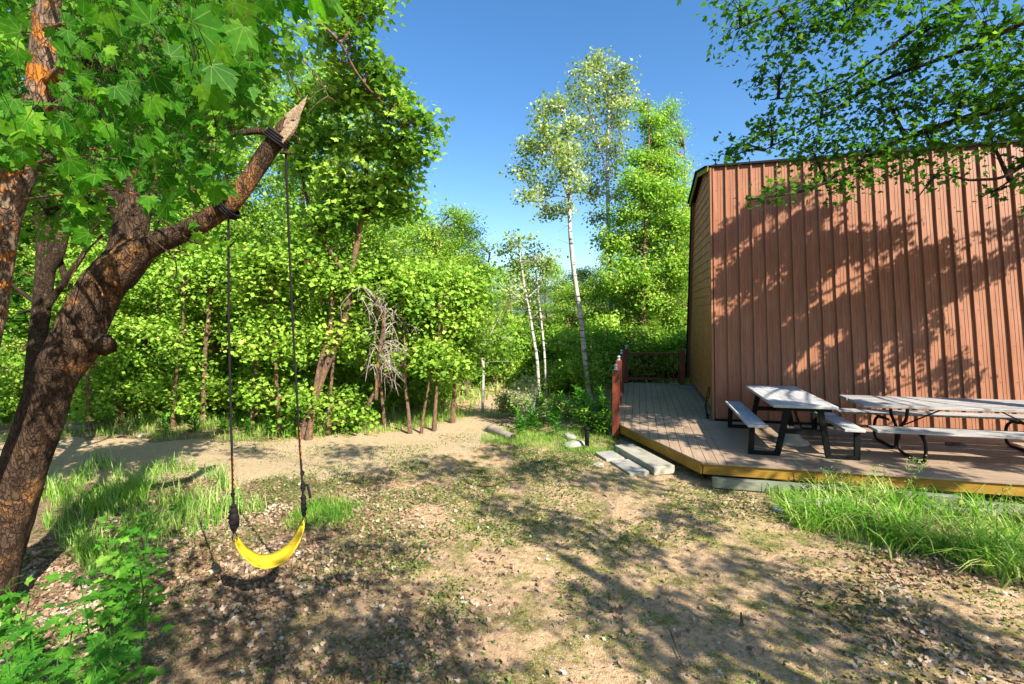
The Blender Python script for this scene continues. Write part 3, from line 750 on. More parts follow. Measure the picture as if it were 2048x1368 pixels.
def build_crown(parent, wood, blobs, anchors, lmat, tmpl, size, per, crad, tname='foliage', tintb=0.0, up=.6, sides=5, twig=.006, flat=.6, droopy=0.0, lr=.07):
    """blobs: list of (centre, radii(3), n clusters). anchors: points on the trunk. adds twigs to wood, builds foliage."""
    cen = []; siz = []; nor = []; tint = []
    A = np.array(anchors)
    for (c, rad, ncl) in blobs:
        c = np.array(c, float); rad = np.array(rad, float)
        d2 = np.linalg.norm(A-(c-np.array((0, 0, .35*np.linalg.norm(rad)))), axis=1); a = A[int(np.argmin(d2))]
        Lb = np.linalg.norm(c-a)
        P, Rr = limb(a, c, min(.018+.016*Lb, lr), .16, 7); wood.tube(P, Rr, sides, cap=False)
        dirs = nrm(rng.normal(size=(ncl, 3))); rr = rng.random(ncl)**.45
        pos = c+dirs*rr[:, None]*rad
        for p in pos:
            s_ = P[min(6, 2+int(random.random()*5))]
            Q, R2 = limb(s_, p, twig*1.6, .15, 4); wood.tube(Q, R2*.7, 3, cap=False)
            m = max(3, int(per*rng.uniform(.5, 1.5)))
            off = rng.normal(size=(m, 3))*np.array((crad, crad, crad*flat))
            off[:, 2] -= droopy*np.hypot(off[:, 0], off[:, 1])
            cen.append(p+off); siz.append(size*rng.uniform(.5, 1.4, m))
            out = nrm(p-c+np.array((0, 0, .3)))
            nor.append(rng.normal(size=(m, 3))*.55+out*.35+np.array((0, 0, up)))
            tb = rng.normal()*.13
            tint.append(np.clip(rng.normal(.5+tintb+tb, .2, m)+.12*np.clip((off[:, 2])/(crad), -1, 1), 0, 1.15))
    cen = np.concatenate(cen); siz = np.concatenate(siz); nor = np.concatenate(nor); tint = np.concatenate(tint)
    f = leaves(tname, cen, siz, nor, tmpl, lmat, parent, tint)
    return f

# -- swing tree
swt = thing('maple_tree', 'thick leaning maple on the left with a broken branch tip holding the swing', 'tree', at(-35, 1215, 3.65)*np.array((1, 1, 0)), 0)
SO = np.array(swt.location)
wood = MB()
P, Rr = px_tube([(-62,1330,250),(-45,1250,185),(-30,1190,155),(-6,1115,137),(18,1032,131),(48,934,125),(73,861,119),(100,773,115),(135,710,124),(158,670,126),(178,630,116),(205,575,112),(240,535,104),(270,505,90)], 3.65, n=8)
P[:, 2] = np.maximum(P[:, 2], -.12+np.arange(len(P))*.02)
bark_tube(wood, P-SO, Rr, 34, .05, 1)
P, Rr = px_tube([(225,555,104),(262,515,92),(300,490,66),(340,474,56),(375,460,51),(410,441,48),(435,426,47),(458,408,47),(480,385,44),(500,358,42),(517,330,41),(535,302,41),(552,280,41),(568,258,36),(580,240,30)], 3.62, n=6)
bark_tube(wood, P-SO, Rr, 26, .05, 2)
P, Rr = px_tube([(240,540,96,3.68),(258,475,84,3.72),(270,420,76,3.75),(295,350,68,3.8),(325,275,56,3.9),(345,180,46,4.0),(360,60,38,4.1),(380,-80,28,4.2)], 3.7, n=6)
bark_tube(wood, P-SO, Rr, 24, .06, 3); swing_top = P-SO
P, Rr = px_tube([(556,272,16),(520,262,15),(470,268,13),(430,273,9),(380,262,6)], 3.64, n=5); bark_tube(wood, P-SO, Rr, 10, .12, 4)
P, Rr = px_tube([(568,268,9),(590,272,8),(603,290,3)], 3.6, n=5); bark_tube(wood, P-SO, Rr, 8, .1, 5)
P, Rr = px_tube([(560,305,8),(575,306,7),(590,307,5)], 3.6, n=5); bark_tube(wood, P-SO, Rr, 8, .1, 6)
# knot on the trunk
P = at(212, 682, 3.55)-SO
wood.tube([P+np.array((-.05,.05,-.05)), P+np.array((-.01,.0,0)), P+np.array((.03,-.02,.015)), P+np.array((.045,-.03,.02))], [.075,.06,.035,.01], 12, jit=.1)
for (a, b_, c_) in (((205,470),(160,520),(120,610)), ((290,470),(350,520),(345,580)), ((300,420),(380,480),(440,500)), ((190,560),(205,590),(200,640))):
    P, Rr = px_tube([(a[0],a[1],7,3.5),(b_[0],b_[1],4,3.4),(c_[0],c_[1],2,3.3)], 3.5, n=6); wood.tube(P-SO, Rr, 6, jit=.1)
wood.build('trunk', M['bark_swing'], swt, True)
b3 = MB()
P, Rr = px_tube([(570,256,29),(580,241,28),(589,228,24),(595,219,17),(599,212,8)], 3.615, n=5)
bark_tube(b3, P-SO, Rr, 14, .08, 8)
P, Rr = px_tube([(562,282,22),(578,262,22),(590,246,16),(600,228,6)], 3.585, n=5); bark_tube(b3, P-SO, Rr, 10, .14, 9)
for (a, b_, w_) in (((578,246),(603,202),9),((588,240),(615,190),12),((570,256),(590,214),8),((594,236),(611,204),7),((572,268),(596,232),6),((584,240),(609,196),9)):
    P, Rr = px_tube([(a[0],a[1],w_,3.57),((a[0]+b_[0])/2,(a[1]+b_[1])/2,w_*.8,3.57),(b_[0],b_[1],1,3.58)], 3.6, n=3); b3.tube(P-SO, Rr, 4)
b3.build('broken_tip', M['broken'], swt, False)

# -- left edge tree whose leaves hang over the view
lft = thing('maple_tree', 'lichen spotted maple cut by the left edge, its big leaves filling the top left', 'tree', (-3.75, 2.9, 0), 0)
LO = np.array(lft.location); wood = MB()
P, Rr = px_tube([(-260,1330,170),(-215,1180,120),(-150,1000,100),(-85,820,90),(-38,700,84),(-10,560,82),(8,445,80),(42,335,76),(72,235,72),(88,120,68),(94,0,66),(100,-120,60),(112,-260,52)], 2.9, n=7)
P[:, 2] = np.maximum(P[:, 2], -.1+np.arange(len(P))*.02)
bark_tube(wood, P-LO, Rr, 28, .05, 11)
trunkL = P
P, Rr = px_tube([(100,165,34,2.85),(140,120,26,2.6),(190,60,22,2.3),(260,-20,18,2.0)], 2.8, n=6); bark_tube(wood, P-LO, Rr, 12, .08, 12)
# near boughs over the camera with large leaves
boughs = [[(80,230,14,2.8),(200,150,11,2.3),(330,90,9,1.9),(450,60,6,1.6)],
          [(60,330,12,2.8),(180,300,9,2.4),(320,290,7,2.1),(430,300,4,1.9)],
          [(90,60,14,2.8),(260,10,10,2.0),(430,-30,8,1.5),(640,-60,6,1.3)],
          [(40,400,9,2.8),(120,390,7,2.4),(230,380,5,2.2),(300,400,3,2.1)],
          [(90,-60,14,2.8),(300,-150,10,1.9),(520,-200,8,1.4)],
          [(70,260,9,2.8),(20,300,8,2.0),(-40,260,6,1.6)]]
npos = []; nsz = []; nnor = []; ntin = []; nal = []
def near_leaf(px, py, Y, s_, tb=0.0, face=.9):
    c = at(px, py, Y); tocam = nrm(np.array((0, 0, CAMZ))-c)
    n = nrm(tocam*face*rng.choice([1, 1, -1])+rng.normal(size=3)*.45+np.array((0, 0, .35)))
    al = np.array((rng.normal()*.6+.25, rng.normal()*.4, -1.0)) if rng.random() < .7 else rng.normal(size=3)
    npos.append(c-nrm(al)*s_*.5); nsz.append(s_); nnor.append(n); nal.append(al); ntin.append(np.clip(rng.normal(.42+tb, .22), 0, 1.1))
for bg in boughs:
    Pb, Rb = px_tube(bg, 2.5, n=6); wood.tube(Pb-LO, np.maximum(Rb, .004), 7, jit=.08)
_vg = np.random.default_rng(5).random((40, 40))
def vn(x, y):
    x += 8; y += 8; i0, j0 = int(x) % 39, int(y) % 39; fx, fy = x-int(x), y-int(y)
    return _vg[i0, j0]*(1-fx)*(1-fy)+_vg[i0+1, j0]*fx*(1-fy)+_vg[i0, j0+1]*(1-fx)*fy+_vg[i0+1, j0+1]*fx*fy
def in_canopy(px, py):
    lim = 470-max(0, px-40)*.10 if px < 170 else 375 if px < 330 else (440-(px-330)*1.0 if px < 500 else 270-(px-500)*5)
    lim += 35*sin(px*.045)+20*sin(px*.11)
    if px < 130: lim = 330+30*sin(px*.06)
    return py < lim
cnt = 0
while cnt < 2000:
    px = random.uniform(-140, 560); py = random.uniform(-80, 480)
    if not in_canopy(px, py) or random.random() > .35+1.3*vn(px*.03+3, py*.03): continue
    Y = random.uniform(1.3, 2.75); 
    if px > 380 and py > 190 and random.random() < .45: continue
    if 35 < px < 128 and py < 245 and random.random() < .93: continue
    if px < 60 and 320 < py and random.random() < .8: continue
    near_leaf(px, py, Y, random.uniform(.026, .068)*(.8 if px > 400 and py > 180 else 1), .35*(vn(px*.02, py*.02)-.5)); cnt += 1
for _ in range(16): near_leaf(random.uniform(560, 740), random.uniform(-70, 28), random.uniform(1.2, 1.6), random.uniform(.06, .09), .25)
for _ in range(9): near_leaf(random.uniform(400, 500), random.uniform(30, 200), random.uniform(1.1, 1.4), random.uniform(.07, .095), .25)
for _ in range(10): near_leaf(random.uniform(385, 480), random.uniform(330, 400), random.uniform(1.8, 2.3), random.uniform(.06, .09), .5)
for _ in range(9): near_leaf(random.uniform(350, 460), random.uniform(440, 500), random.uniform(2.6, 3.1), random.uniform(.05, .07), .35)
for _ in range(18): near_leaf(random.uniform(-30, 110), random.uniform(225, 300), random.uniform(1.3, 1.8), random.uniform(.065, .09), .4)
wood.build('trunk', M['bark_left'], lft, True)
npos = np.array(npos); nal = np.array(nal)
leaves('near_foliage', npos-LO, np.array(nsz), np.array(nnor), T_BIG, M['leaf_near'], lft, np.array(ntin), nal)
# petioles
b3 = MB()
for k in range(0, len(npos), 1):
    a = npos[k]-LO; u3 = nrm(-nal[k])*.07+np.array((0, 0, .012)); b3.tube([a, a+u3*.5, a+u3+rng.normal(size=3)*.01], [.0011, .0009, .0012], 3, cap=False)
b3.build('leaf_stalks', M['bark_dark'], lft)
# further leaves of the same crown, 2.6 - 5 m away
w2 = MB(); blobs = []
for (px, py, Y, r_, n) in ((60,60,3.6,.7,26),(200,120,3.8,.7,26),(330,180,4.2,.7,30),(420,90,4.2,.7,26),(150,300,4.2,.6,22),(300,40,3.6,.6,20),(480,20,4.4,.6,22),(-60,250,3.6,.8,20),(250,330,4.6,.5,16),(90,420,4.6,.5,14),(420,230,4.8,.5,14)):
    blobs.append((at(px, py, Y)-LO, (r_, r_*.8, r_*.7), n))
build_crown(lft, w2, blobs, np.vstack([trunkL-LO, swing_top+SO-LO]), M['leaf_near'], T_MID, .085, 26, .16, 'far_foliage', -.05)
w2.build('branches', M['bark_dark'], lft)

# -- overhanging tree at right
rgt = thing('maple_tree', 'maple whose dark boughs hang in over the roof from the top right', 'tree', (8.9, 4.0, 0), 0)
RO = np.array(rgt.location); wood = MB()
tr = catmull(np.array([(0,0,-.1),(.05,.02,1.2),(-.05,.1,2.6),(-.25,.3,3.9),(-.5,.5,5.2),(-.7,.7,6.6)]), 6); bark_tube(wood, tr, np.linspace(.22, .07, len(tr)), 18, .06, 21)
anch = [tr]
for bg in ([(2300,60,30,5.0),(2048,196,22,5.6),(1930,235,18,5.8),(1812,276,14,6.0),(1700,335,10,6.1),(1617,379,7,6.2),(1494,400,3,6.3)],
           [(2300,-60,26,5.0),(2100,20,18,5.5),(1935,97,13,5.8),(1760,164,9,6.1),(1627,246,5,6.4),(1530,300,3,6.5)],
           [(2250,-200,24,5.0),(2030,-70,16,5.6),(1888,15,12,5.8),(1771,102,8,6.0),(1658,179,5,6.2),(1540,200,3,6.3)],
           [(2200,-300,24,4.8),(1900,-120,14,5.2),(1700,-40,10,5.5),(1560,20,6,5.7),(1470,60,3,5.8)],
           [(2250,120,24,5.0),(2048,330,12,5.4),(1950,360,8,5.5),(1880,350,5,5.6),(1830,400,3,5.6)],
           [(2300,240,14,5.2),(2130,300,9,5.6),(2048,345,6,5.7),(1990,380,4,5.7),(1960,395,2,5.7)]):
    Pb, Rb = px_tube(bg, 5.5, n=7); bark_tube(wood, Pb-RO, Rb, 8, .08, int(bg[0][0])); anch.append(Pb-RO)
    j0 = np.argmin(np.linalg.norm(tr-(Pb[0]-RO), axis=1)); q, r2 = limb(tr[j0], Pb[0]-RO, .07, .05, 5); wood.tube(q, np.linspace(.07, Rb[0], 5), 8, cap=False)
anch = np.vstack(anch); blobs = []
for (px, py, Y, rx, ry, n) in ((1500,40,5.8,.35,.25,16),(1580,60,5.8,.45,.35,30),(1700,30,5.6,.6,.4,36),(1850,60,5.7,.7,.5,44),(1990,60,5.6,.7,.5,44),
                          (1560,150,6.2,.35,.25,20),(1650,190,6.2,.5,.35,34),(1780,190,6.1,.6,.4,38),(1920,190,5.8,.6,.4,40),(2050,200,5.6,.6,.4,36),
                          (1540,240,6.4,.3,.2,14),(1620,290,6.4,.45,.25,24),(1740,290,6.1,.5,.25,30),(1860,280,6.0,.5,.22,24),(1980,270,5.8,.4,.2,16),
                          (1660,370,6.2,.35,.14,12),(1560,385,6.3,.28,.12,8),(1740,345,6.1,.35,.15,12),(1500,290,6.5,.22,.14,8),(1880,345,5.6,.25,.14,8),(2010,375,5.6,.22,.12,7),(1470,310,6.5,.12,.08,4),
                          (2060,130,5.8,.6,.4,34),(1960,-60,5.6,.9,.4,30),(1740,-60,5.5,.7,.4,24),(2150,250,5.7,.5,.4,16),(1480,10,5.8,.3,.2,10)):
    blobs.append((at(px, py, Y)-RO, (rx, .5, ry), n))
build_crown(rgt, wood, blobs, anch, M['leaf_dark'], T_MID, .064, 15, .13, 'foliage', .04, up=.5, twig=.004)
# crown part beyond the right edge that shades the wall and deck
w2 = MB(); blobs = []
for (c, r_, n) in (((8.0,3.8,6.6),(1.0,.9,.5),20),((6.9,3.4,6.2),(.8,.7,.4),16)):
    blobs.append((np.array(c)-RO, r_, n))
S0 = np.array((.50, -.60, .62)); S0 /= np.linalg.norm(S0)
def wall_pt(px, py):
    d = np.array(ray(px, py)); nW = np.array((vd[0], vd[1], -.182)); q = np.array((B0[0]+vd[0]*.135, B0[1]+vd[1]*.135, .34)); o_ = np.array((0, 0, CAMZ))
    return o_+d*float(((q-o_)@nW)/(d@nW))
for (px, py, t_, r_, n) in ((1445,480,5.4,.26,9),(1470,560,5.3,.38,18),(1520,520,5.2,.38,18),(1480,660,5.2,.42,24),(1560,600,5.1,.40,20),(1550,700,5.0,.42,24),(1470,770,5.1,.42,24),(1440,720,5.1,.25,10),(1560,800,4.9,.40,20),(1500,830,4.9,.35,14),
        (1500,430,5.5,.24,8),(1555,400,5.5,.26,9),(1600,450,5.3,.28,9),(1640,500,5.1,.32,14),(1610,540,5.1,.3,13),(1700,500,5.0,.22,6),(1640,640,4.9,.3,11),(1650,760,4.8,.33,12),(1620,840,4.8,.28,9),(1720,620,4.8,.30,12),(1700,700,4.8,.3,11),(1770,480,5.2,.25,7),
        (1790,560,4.8,.32,15),(1840,530,4.8,.26,10),(1780,640,4.7,.3,12),(1850,600,4.7,.26,10),(1900,560,4.7,.22,7),(1960,545,4.7,.17,4),(1840,680,4.6,.22,6),(1740,780,4.6,.2,5),(1890,740,4.5,.14,3),(1700,830,4.6,.2,5),(2035,450,4.7,.12,3),(2040,500,4.7,.12,3),(1930,770,4.5,.1,2)):
    blobs.append((wall_pt(px, py)+S0*t_-RO, (r_, r_*.7, r_*.55), int(n*(1.9 if px < 1700 else 1.5))))
for (px, py, z_, r_, n) in ((1300,800,5.0,.4,14),(1350,830,5.0,.35,12),(1290,870,5.2,.3,10),(1400,880,5.2,.35,12),(1480,900,5.2,.4,14),(1560,880,5.2,.3,9),(1620,925,5.2,.35,12),(1740,915,5.2,.3,10),(1870,950,5.0,.3,9),(1480,935,5.2,.3,9),(1980,930,5.0,.25,7)):
    blobs.append((gp(px, py, ZD)+S0*(z_/S0[2])-RO, (r_, r_*.7, .2), n))
build_crown(rgt, w2, blobs, anch, M['leaf_dark'], T_MID, .095, 30, .12, 'foliage', 0, twig=.003, lr=.03)
wood.build('trunk', M['bark_dark'], rgt, True); w2.build('branches', M['bark_dark'], rgt)

# -- tree behind the camera: shade on the foreground only
bhd = thing('maple_tree', 'open maple beyond the near right edge, throwing the dappled shade on the yard', 'tree', (5.6, -1.6, 0), 0)
BO = np.array(bhd.location); wood = MB()
tr = catmull(np.array([(0,0,-.1),(.1,0,1.5),(0,.1,3),(-.2,.2,4.5),(-.3,.3,6)]), 6); bark_tube(wood, tr, np.linspace(.18, .06, len(tr)), 14, .06, 31)
blobs = []
Sv = np.array((.50, -.60, .62))/.62
for (px, py, z_, r_, n) in ((400,1190,5.0,.35,13),(540,1210,4.8,.45,20),(690,1170,5.2,.35,13),(300,1260,4.8,.3,9),(420,1320,4.6,.6,34),(650,1330,4.8,.55,32),(850,1300,5.2,.5,26),(760,1260,4.9,.35,14),
        (1240,1190,5.0,.42,20),(1330,1220,5.2,.45,22),(1450,1270,5.0,.55,30),(1600,1300,5.2,.55,28),(1300,1330,4.7,.4,18),(1750,1230,5.4,.5,22),(1900,1280,5.2,.5,22),(1560,1180,5.0,.35,14),
        (1120,1060,5.2,.5,22),(1250,1100,5.4,.4,14),(1380,1040,5.6,.45,16),(1000,1010,5.6,.35,9),(620,1090,5.4,.35,10),(760,1110,5.4,.3,9),(1450,1130,5.2,.35,12),
        (880,930,5.8,.7,30),(1050,940,5.8,.8,36),(1230,960,5.6,.7,30),(700,905,6.0,.6,20),(760,950,5.8,.45,14),(500,905,6.0,.5,13),(340,905,6.2,.5,13),(1000,900,6.2,.5,16),
        (1750,1080,5.6,.45,14),(1950,1120,5.6,.45,14)):
    blobs.append((gp(px, py)+Sv*z_-BO, (r_*1.05, r_*.85, .22), int(n*(.62 if py > 1150 else .9))))
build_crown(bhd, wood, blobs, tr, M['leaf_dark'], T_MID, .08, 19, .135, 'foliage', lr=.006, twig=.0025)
wood.build('trunk', M['bark_dark'], bhd, True)

# -- generic woodland maple variants
def variant(seed, H=6.0, R=1.7, low=1.6, ncl=290, per=80, stems=3, lmat='leaf_maple', wmat='bark_wood', size=.054, lean=.12, crad=.185):
    random.seed(seed); o = thing('maple_tree', 'x', 'tree'); wd_ = MB(); anchors = []
    for s_ in range(stems):
        a = random.uniform(0, 2*pi); l = random.uniform(.3, 1.0)*lean*H*(1 if stems > 1 else .4)
        P = []; n = 9
        for k in range(n):
            t_ = k/(n-1); P.append((cos(a)*l*t_**1.2+.12*sin(k*1.3+s_)*t_+cos(a)*.12*(stems > 1), sin(a)*l*t_**1.2+.12*cos(k*1.7+s_)*t_+sin(a)*.12*(stems > 1), -.05+H*.86*t_*(1-.1*s_)))
        P = catmull(P, 3); r0 = .085*H/6*(1.3 if stems == 1 else 1)*random.uniform(.75, 1.15)
        bark_tube(wd_, P, np.linspace(r0*1.15, r0*.2, len(P)), 9, .08, seed+s_); anchors.append(P[len(P)//6:])
    A = np.vstack(anchors); blobs = []; nb = 30
    for k in range(nb):
        t_ = (k+.5)/nb; z = low+(H-low)*t_; prof = R*(sin(pi*min(1, .18+.82*t_)**.8)**.6)*random.uniform(.5, 1.0) if t_ < .97 else .15
        a = k*2.4+random.uniform(-.4, .4); br = random.uniform(.28, .62)*R/1.7
        blobs.append(((cos(a)*prof*.75, sin(a)*prof*.75, z), (br, br, br*.55), int(ncl/nb*random.uniform(.7, 1.3))))
    build_crown(o, wd_, blobs, A, M[lmat], T_FAR, size, per, crad, 'foliage', up=.5)
    wd_.build('trunk', M[wmat], o, True)
    return o
def copy_tree(o):
    r = o.copy(); C.objects.link(r)
    for ch in o.children:
        c_ = ch.copy(); C.objects.link(c_); c_.parent = r
    return r
VA = [variant(101), variant(202, R=1.9, stems=2, low=1.9), variant(303, H=6.5, R=1.5, stems=4, low=1.2), variant(404, H=5.5, R=1.8, stems=3, low=1.6, per=84)]
for o in VA: o.location = (0, 0, 0)
used = set()
def plant_at(vi, x, y, h, label, group=None, rz=None, wide=1.0):
    o = VA[vi] if vi not in used else copy_tree(VA[vi]); used.add(vi)
    k = h/6.2; o.location = (x, y, 0); o.scale = (k*wide, k*wide, k); o.rotation_euler = (0, 0, random.uniform(0, 6.28) if rz is None else rz)
    o['label'] = label; o['category'] = 'tree'
    if group: o['group'] = group
    return o
def plant(vi, px, Y, top, label, group=None, rz=None, wide=1.0):
    p = at(px, top, Y); return plant_at(vi, p[0], Y, p[2], label, group, rz, wide)
random.seed(55)
front = [(0,265,11.2,250,'maple just right of the leaning trunk, rooted behind the grey stone',1.0),
 (1,420,10.8,130,'maple seen between the leaning trunk and the left swing rope',1.0),
 (2,520,11.6,190,'slender stemmed maple seen between the two swing ropes',.9),
 (1,660,10.9,120,'tall maple with orange brown leaning trunk right of the swing ropes',.95),
 (3,850,12.0,395,'round topped yellow green maple beyond the pale trunks by the track',.9),
 (0,925,13.2,430,'rounded maple whose right side stands against the open sky',.66),
 (2,770,12.8,370,'maple standing behind the tangle of dead grey branches',.9),
 (3,140,10.6,300,'dark leafed maple behind the leaning swing tree',1.0),
 (0,20,11.4,250,'maple behind the left edge trunk, mostly in shade',1.0),
 (2,1330,14.2,240,'tall bright green maple directly left of the cabin',.62),
 (0,1255,14.5,500,'bushy green maple under the taller pointed one left of the cabin',.8),
 (3,1290,13.6,590,'low leafy maple just behind the deck railing',.9)]
for (vi, px, Y, top, lab, wd_) in front: plant(vi, px, Y+1.1 if px < 1000 else Y+3.6, top, lab, None, None, wd_)
# pointed hero crown left of the cabin
gt = thing('maple_tree', 'pointed bright green tree rising highest beside the cabin end wall', 'tree', at(1292, 745, 17.0)*np.array((1, 1, 0)), 0); GO = np.array(gt.location)
wood = MB(); P, Rr = px_tube([(1290,745,14),(1291,700,13),(1286,600,11),(1290,480,9),(1295,360,7),(1298,260,4),(1295,190,2)], 17.0, n=4); P[0, 2] = -.05; bark_tube(wood, P-GO, Rr, 8, .08, 41); blobs = []
for (px, py, r_, n) in ((1296,200,.12,4),(1302,240,.28,10),(1320,275,.35,12),(1285,310,.35,14),(1330,330,.5,20),(1270,370,.45,20),(1345,385,.45,18),(1300,400,.6,26),(1250,430,.5,20),(1355,450,.4,18),(1225,480,.45,18),(1300,480,.7,34),(1350,540,.55,26),(1240,545,.7,30),(1200,580,.5,18),(1300,590,.8,34),(1225,650,.6,24),(1340,640,.6,24),(1365,720,.4,14),(1180,660,.6,20),(1300,680,.7,24),(1240,720,.6,20),(1330,740,.5,16),(1170,740,.5,14)):
    blobs.append((at(px, py, 17.0)-GO+np.array((0, random.uniform(-.6, .6), 0)), (r_*1.4, r_*1.4, r_*.9), int(n*1.9)))
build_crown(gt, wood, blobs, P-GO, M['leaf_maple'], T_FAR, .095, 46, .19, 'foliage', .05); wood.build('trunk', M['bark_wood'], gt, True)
# tall leafy maple with boughs reaching over to the swing tip
tm = thing('maple_tree', 'tall maple behind the broken branch tip with boughs reaching into the blue sky', 'tree', at(640, 870, 8.8)*np.array((1, 1, 0)), 0); TO = np.array(tm.location)
wood = MB(); P, Rr = px_tube([(600,885,20),(622,820,17),(650,740,17),(690,640,15),(705,540,14),(725,420,12),(735,300,9),(730,180,6)], 9.0, n=5); P[0, 2] = -.05; bark_tube(wood, P-TO, Rr, 10, .08, 51); tmP = [P-TO]
P, Rr = px_tube([(700,560,12),(640,470,10),(610,380,8),(600,280,6),(590,200,4)], 9.2, n=5); bark_tube(wood, P-TO, Rr, 8, .08, 52); tmP.append(P-TO)
for bg in ([(640,45,7,7.0),(680,85,6,7.2),(710,140,5,7.4),(740,180,4,7.6),(770,210,3,7.8),(805,245,2,7.9)], [(530,30,7,6.6),(545,75,6,6.6),(570,125,5,6.8),(590,170,4,7),(604,200,3,7.2)], [(570,95,4,6.8),(610,125,3,7),(640,160,3,7.1),(660,200,2,7.2)]):
    P, Rr = px_tube(bg, 7, n=5); wood.tube(P-TO, np.maximum(Rr, .006), 6); 
    if bg[0][0] == 640: tmP.append(P-TO)
    if bg[0][0] != 640:
        for _ in range(16):
            s_ = P[random.randrange(len(P))]; e_ = s_+np.array((random.uniform(-.35, .25), random.uniform(-.2, .2), random.uniform(-.4, .1))); q, r2 = limb(s_, e_, .006, .2, 5); wood.tube(q-TO, r2, 3)
blobs = []
for (px, py, Y, r_, n) in ((700,30,7.4,.35,16),(740,10,7.4,.25,10),(705,80,7.4,.22,8),(650,75,7.4,.2,6),(675,125,7.6,.22,8),(740,130,7.8,.2,8),(770,155,7.8,.2,8),(720,180,8,.3,14),(800,200,8,.2,8),(830,240,8,.25,8),(860,255,8,.12,4),(690,200,8.4,.4,18),(770,240,8.2,.45,24),(840,300,8.2,.25,10),(800,300,8.4,.4,20),(730,290,8.6,.5,28),(640,280,8.8,.5,26),(780,350,8.6,.5,24),(680,360,8.8,.6,32),(600,330,9,.45,22),(745,410,9,.6,32),(640,440,9,.6,30),(560,260,9,.4,14),(590,220,8.6,.3,10),(800,410,9,.4,18),(620,190,8.6,.25,8)):
    blobs.append((at(px, py, Y)-TO, (r_, r_, r_*.7), n))
build_crown(tm, wood, blobs, np.vstack(tmP), M['leaf_maple'], T_MID, .10, 24, .15, 'foliage', -.05); wood.build('trunk', M['bark_wood'], tm, True)

# dark trunks in the shade behind the swing tree
dt = thing('maple_tree', 'dark forked trunk in shade between the left edge tree and the leaning one', 'tree', at(70, 860, 6.0)*np.array((1, 1, 0)), 0); DO = np.array(dt.location)
wood = MB()
for spec in ([(60,960,60),(66,800,50),(72,700,46),(85,600,46),(92,520,44),(85,440,38),(70,360,34),(60,250,28)], [(85,560,34),(118,500,30),(128,430,28),(150,350,22),(175,250,16)], [(90,620,20),(130,560,16),(170,500,12),(190,430,9)]):
    P, Rr = px_tube(spec, 6.0, n=5); P[:, 2] = np.maximum(P[:, 2], -.05); bark_tube(wood, P-DO, Rr, 12, .08, 61)
blobs = [(at(px, py, 6.3)-DO, (r_, r_, r_*.6), n) for px, py, r_, n in ((40,420,.6,20),(150,380,.6,22),(230,420,.5,14),(10,560,.5,14),(60,240,.8,26),(160,200,.8,26),(20,640,.35,9),(300,300,.6,16))]
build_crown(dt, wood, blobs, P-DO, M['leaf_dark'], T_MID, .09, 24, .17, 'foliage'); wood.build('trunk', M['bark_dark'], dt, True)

# trunks seen along the forest edge, each a small tree of its own
edge = [(238,842,10.6,'straight brown trunked maple standing alone by the left bank',22,700,-2),(405,850,10.9,'maple trunk half hidden in leaves left of the left rope',13,690,6),(616,880,9.6,'leaning orange barked maple right of the right rope',15,740,22),
        (820,868,10.2,'thin pale trunk leftmost of the three by the track bend',8,770,-9),(842,868,10.0,'leaning thin trunk in the middle of the three by the track bend',6,765,17),(868,864,10.1,'thin pale trunk rightmost of the three by the track bend',9,775,6)]
for (px, py, w_, dx_, lab) in ((560,872,9,-8,'slim grey trunk between the ropes at the bank'),(655,872,8,10,'thin orange trunk just right of the leaning orange one'),(770,858,7,-12,'thin trunk right of the dead grey tree'),(905,850,9,6,'slim trunk at the right end of the track bank'),(345,856,9,9,'slim pale trunk between the two brown ones on the left bank'),(180,862,10,-6,'brown trunk just right of the leaning tree at the bank'),(500,866,9,12,'inclined trunk midway between the ropes')):
    edge.append((px, py, 10, lab, w_, 740, dx_))
for (px, py, Y, lab, wpx, ptop, dxp) in edge:
    b0_ = gp(px, py); Y = b0_[1]; o = thing('maple_tree', lab, 'tree', b0_, 0); OO = b0_
    wood = MB(); P, Rr = px_tube([(px,py+3,wpx*1.4),(px+dxp*.3,py-40,wpx),(px+dxp,ptop,wpx*.85),(px+dxp*1.8+5,ptop-90,wpx*.6),(px+dxp*2.2,ptop-190,wpx*.35)], Y, n=5); bark_tube(wood, P-OO, Rr, 9, .1, px)
    blobs = [(P[len(P)*2//3]-OO+np.array((random.uniform(-.5,.5), random.uniform(-.1,.6), random.uniform(-.5,.4))), (.45,.4,.25), 10) for _ in range(5)]+[(P[len(P)//3]-OO+np.array((random.uniform(-.6,.6), random.uniform(.0,.5), random.uniform(-.5,.3))), (.35,.3,.2), 8) for _ in range(3 if px < 700 else 0)]+[(P[-1]-OO+np.array((random.uniform(-.6,.6), random.uniform(-.1,.6), random.uniform(-.5,.4))), (.5,.5,.3), 12) for _ in range(5)]
    build_crown(o, wood, blobs, P-OO, M['leaf_maple'], T_FAR, .085, 42, .18, 'foliage'); wood.build('trunk', M['bark_wood'], o, True)

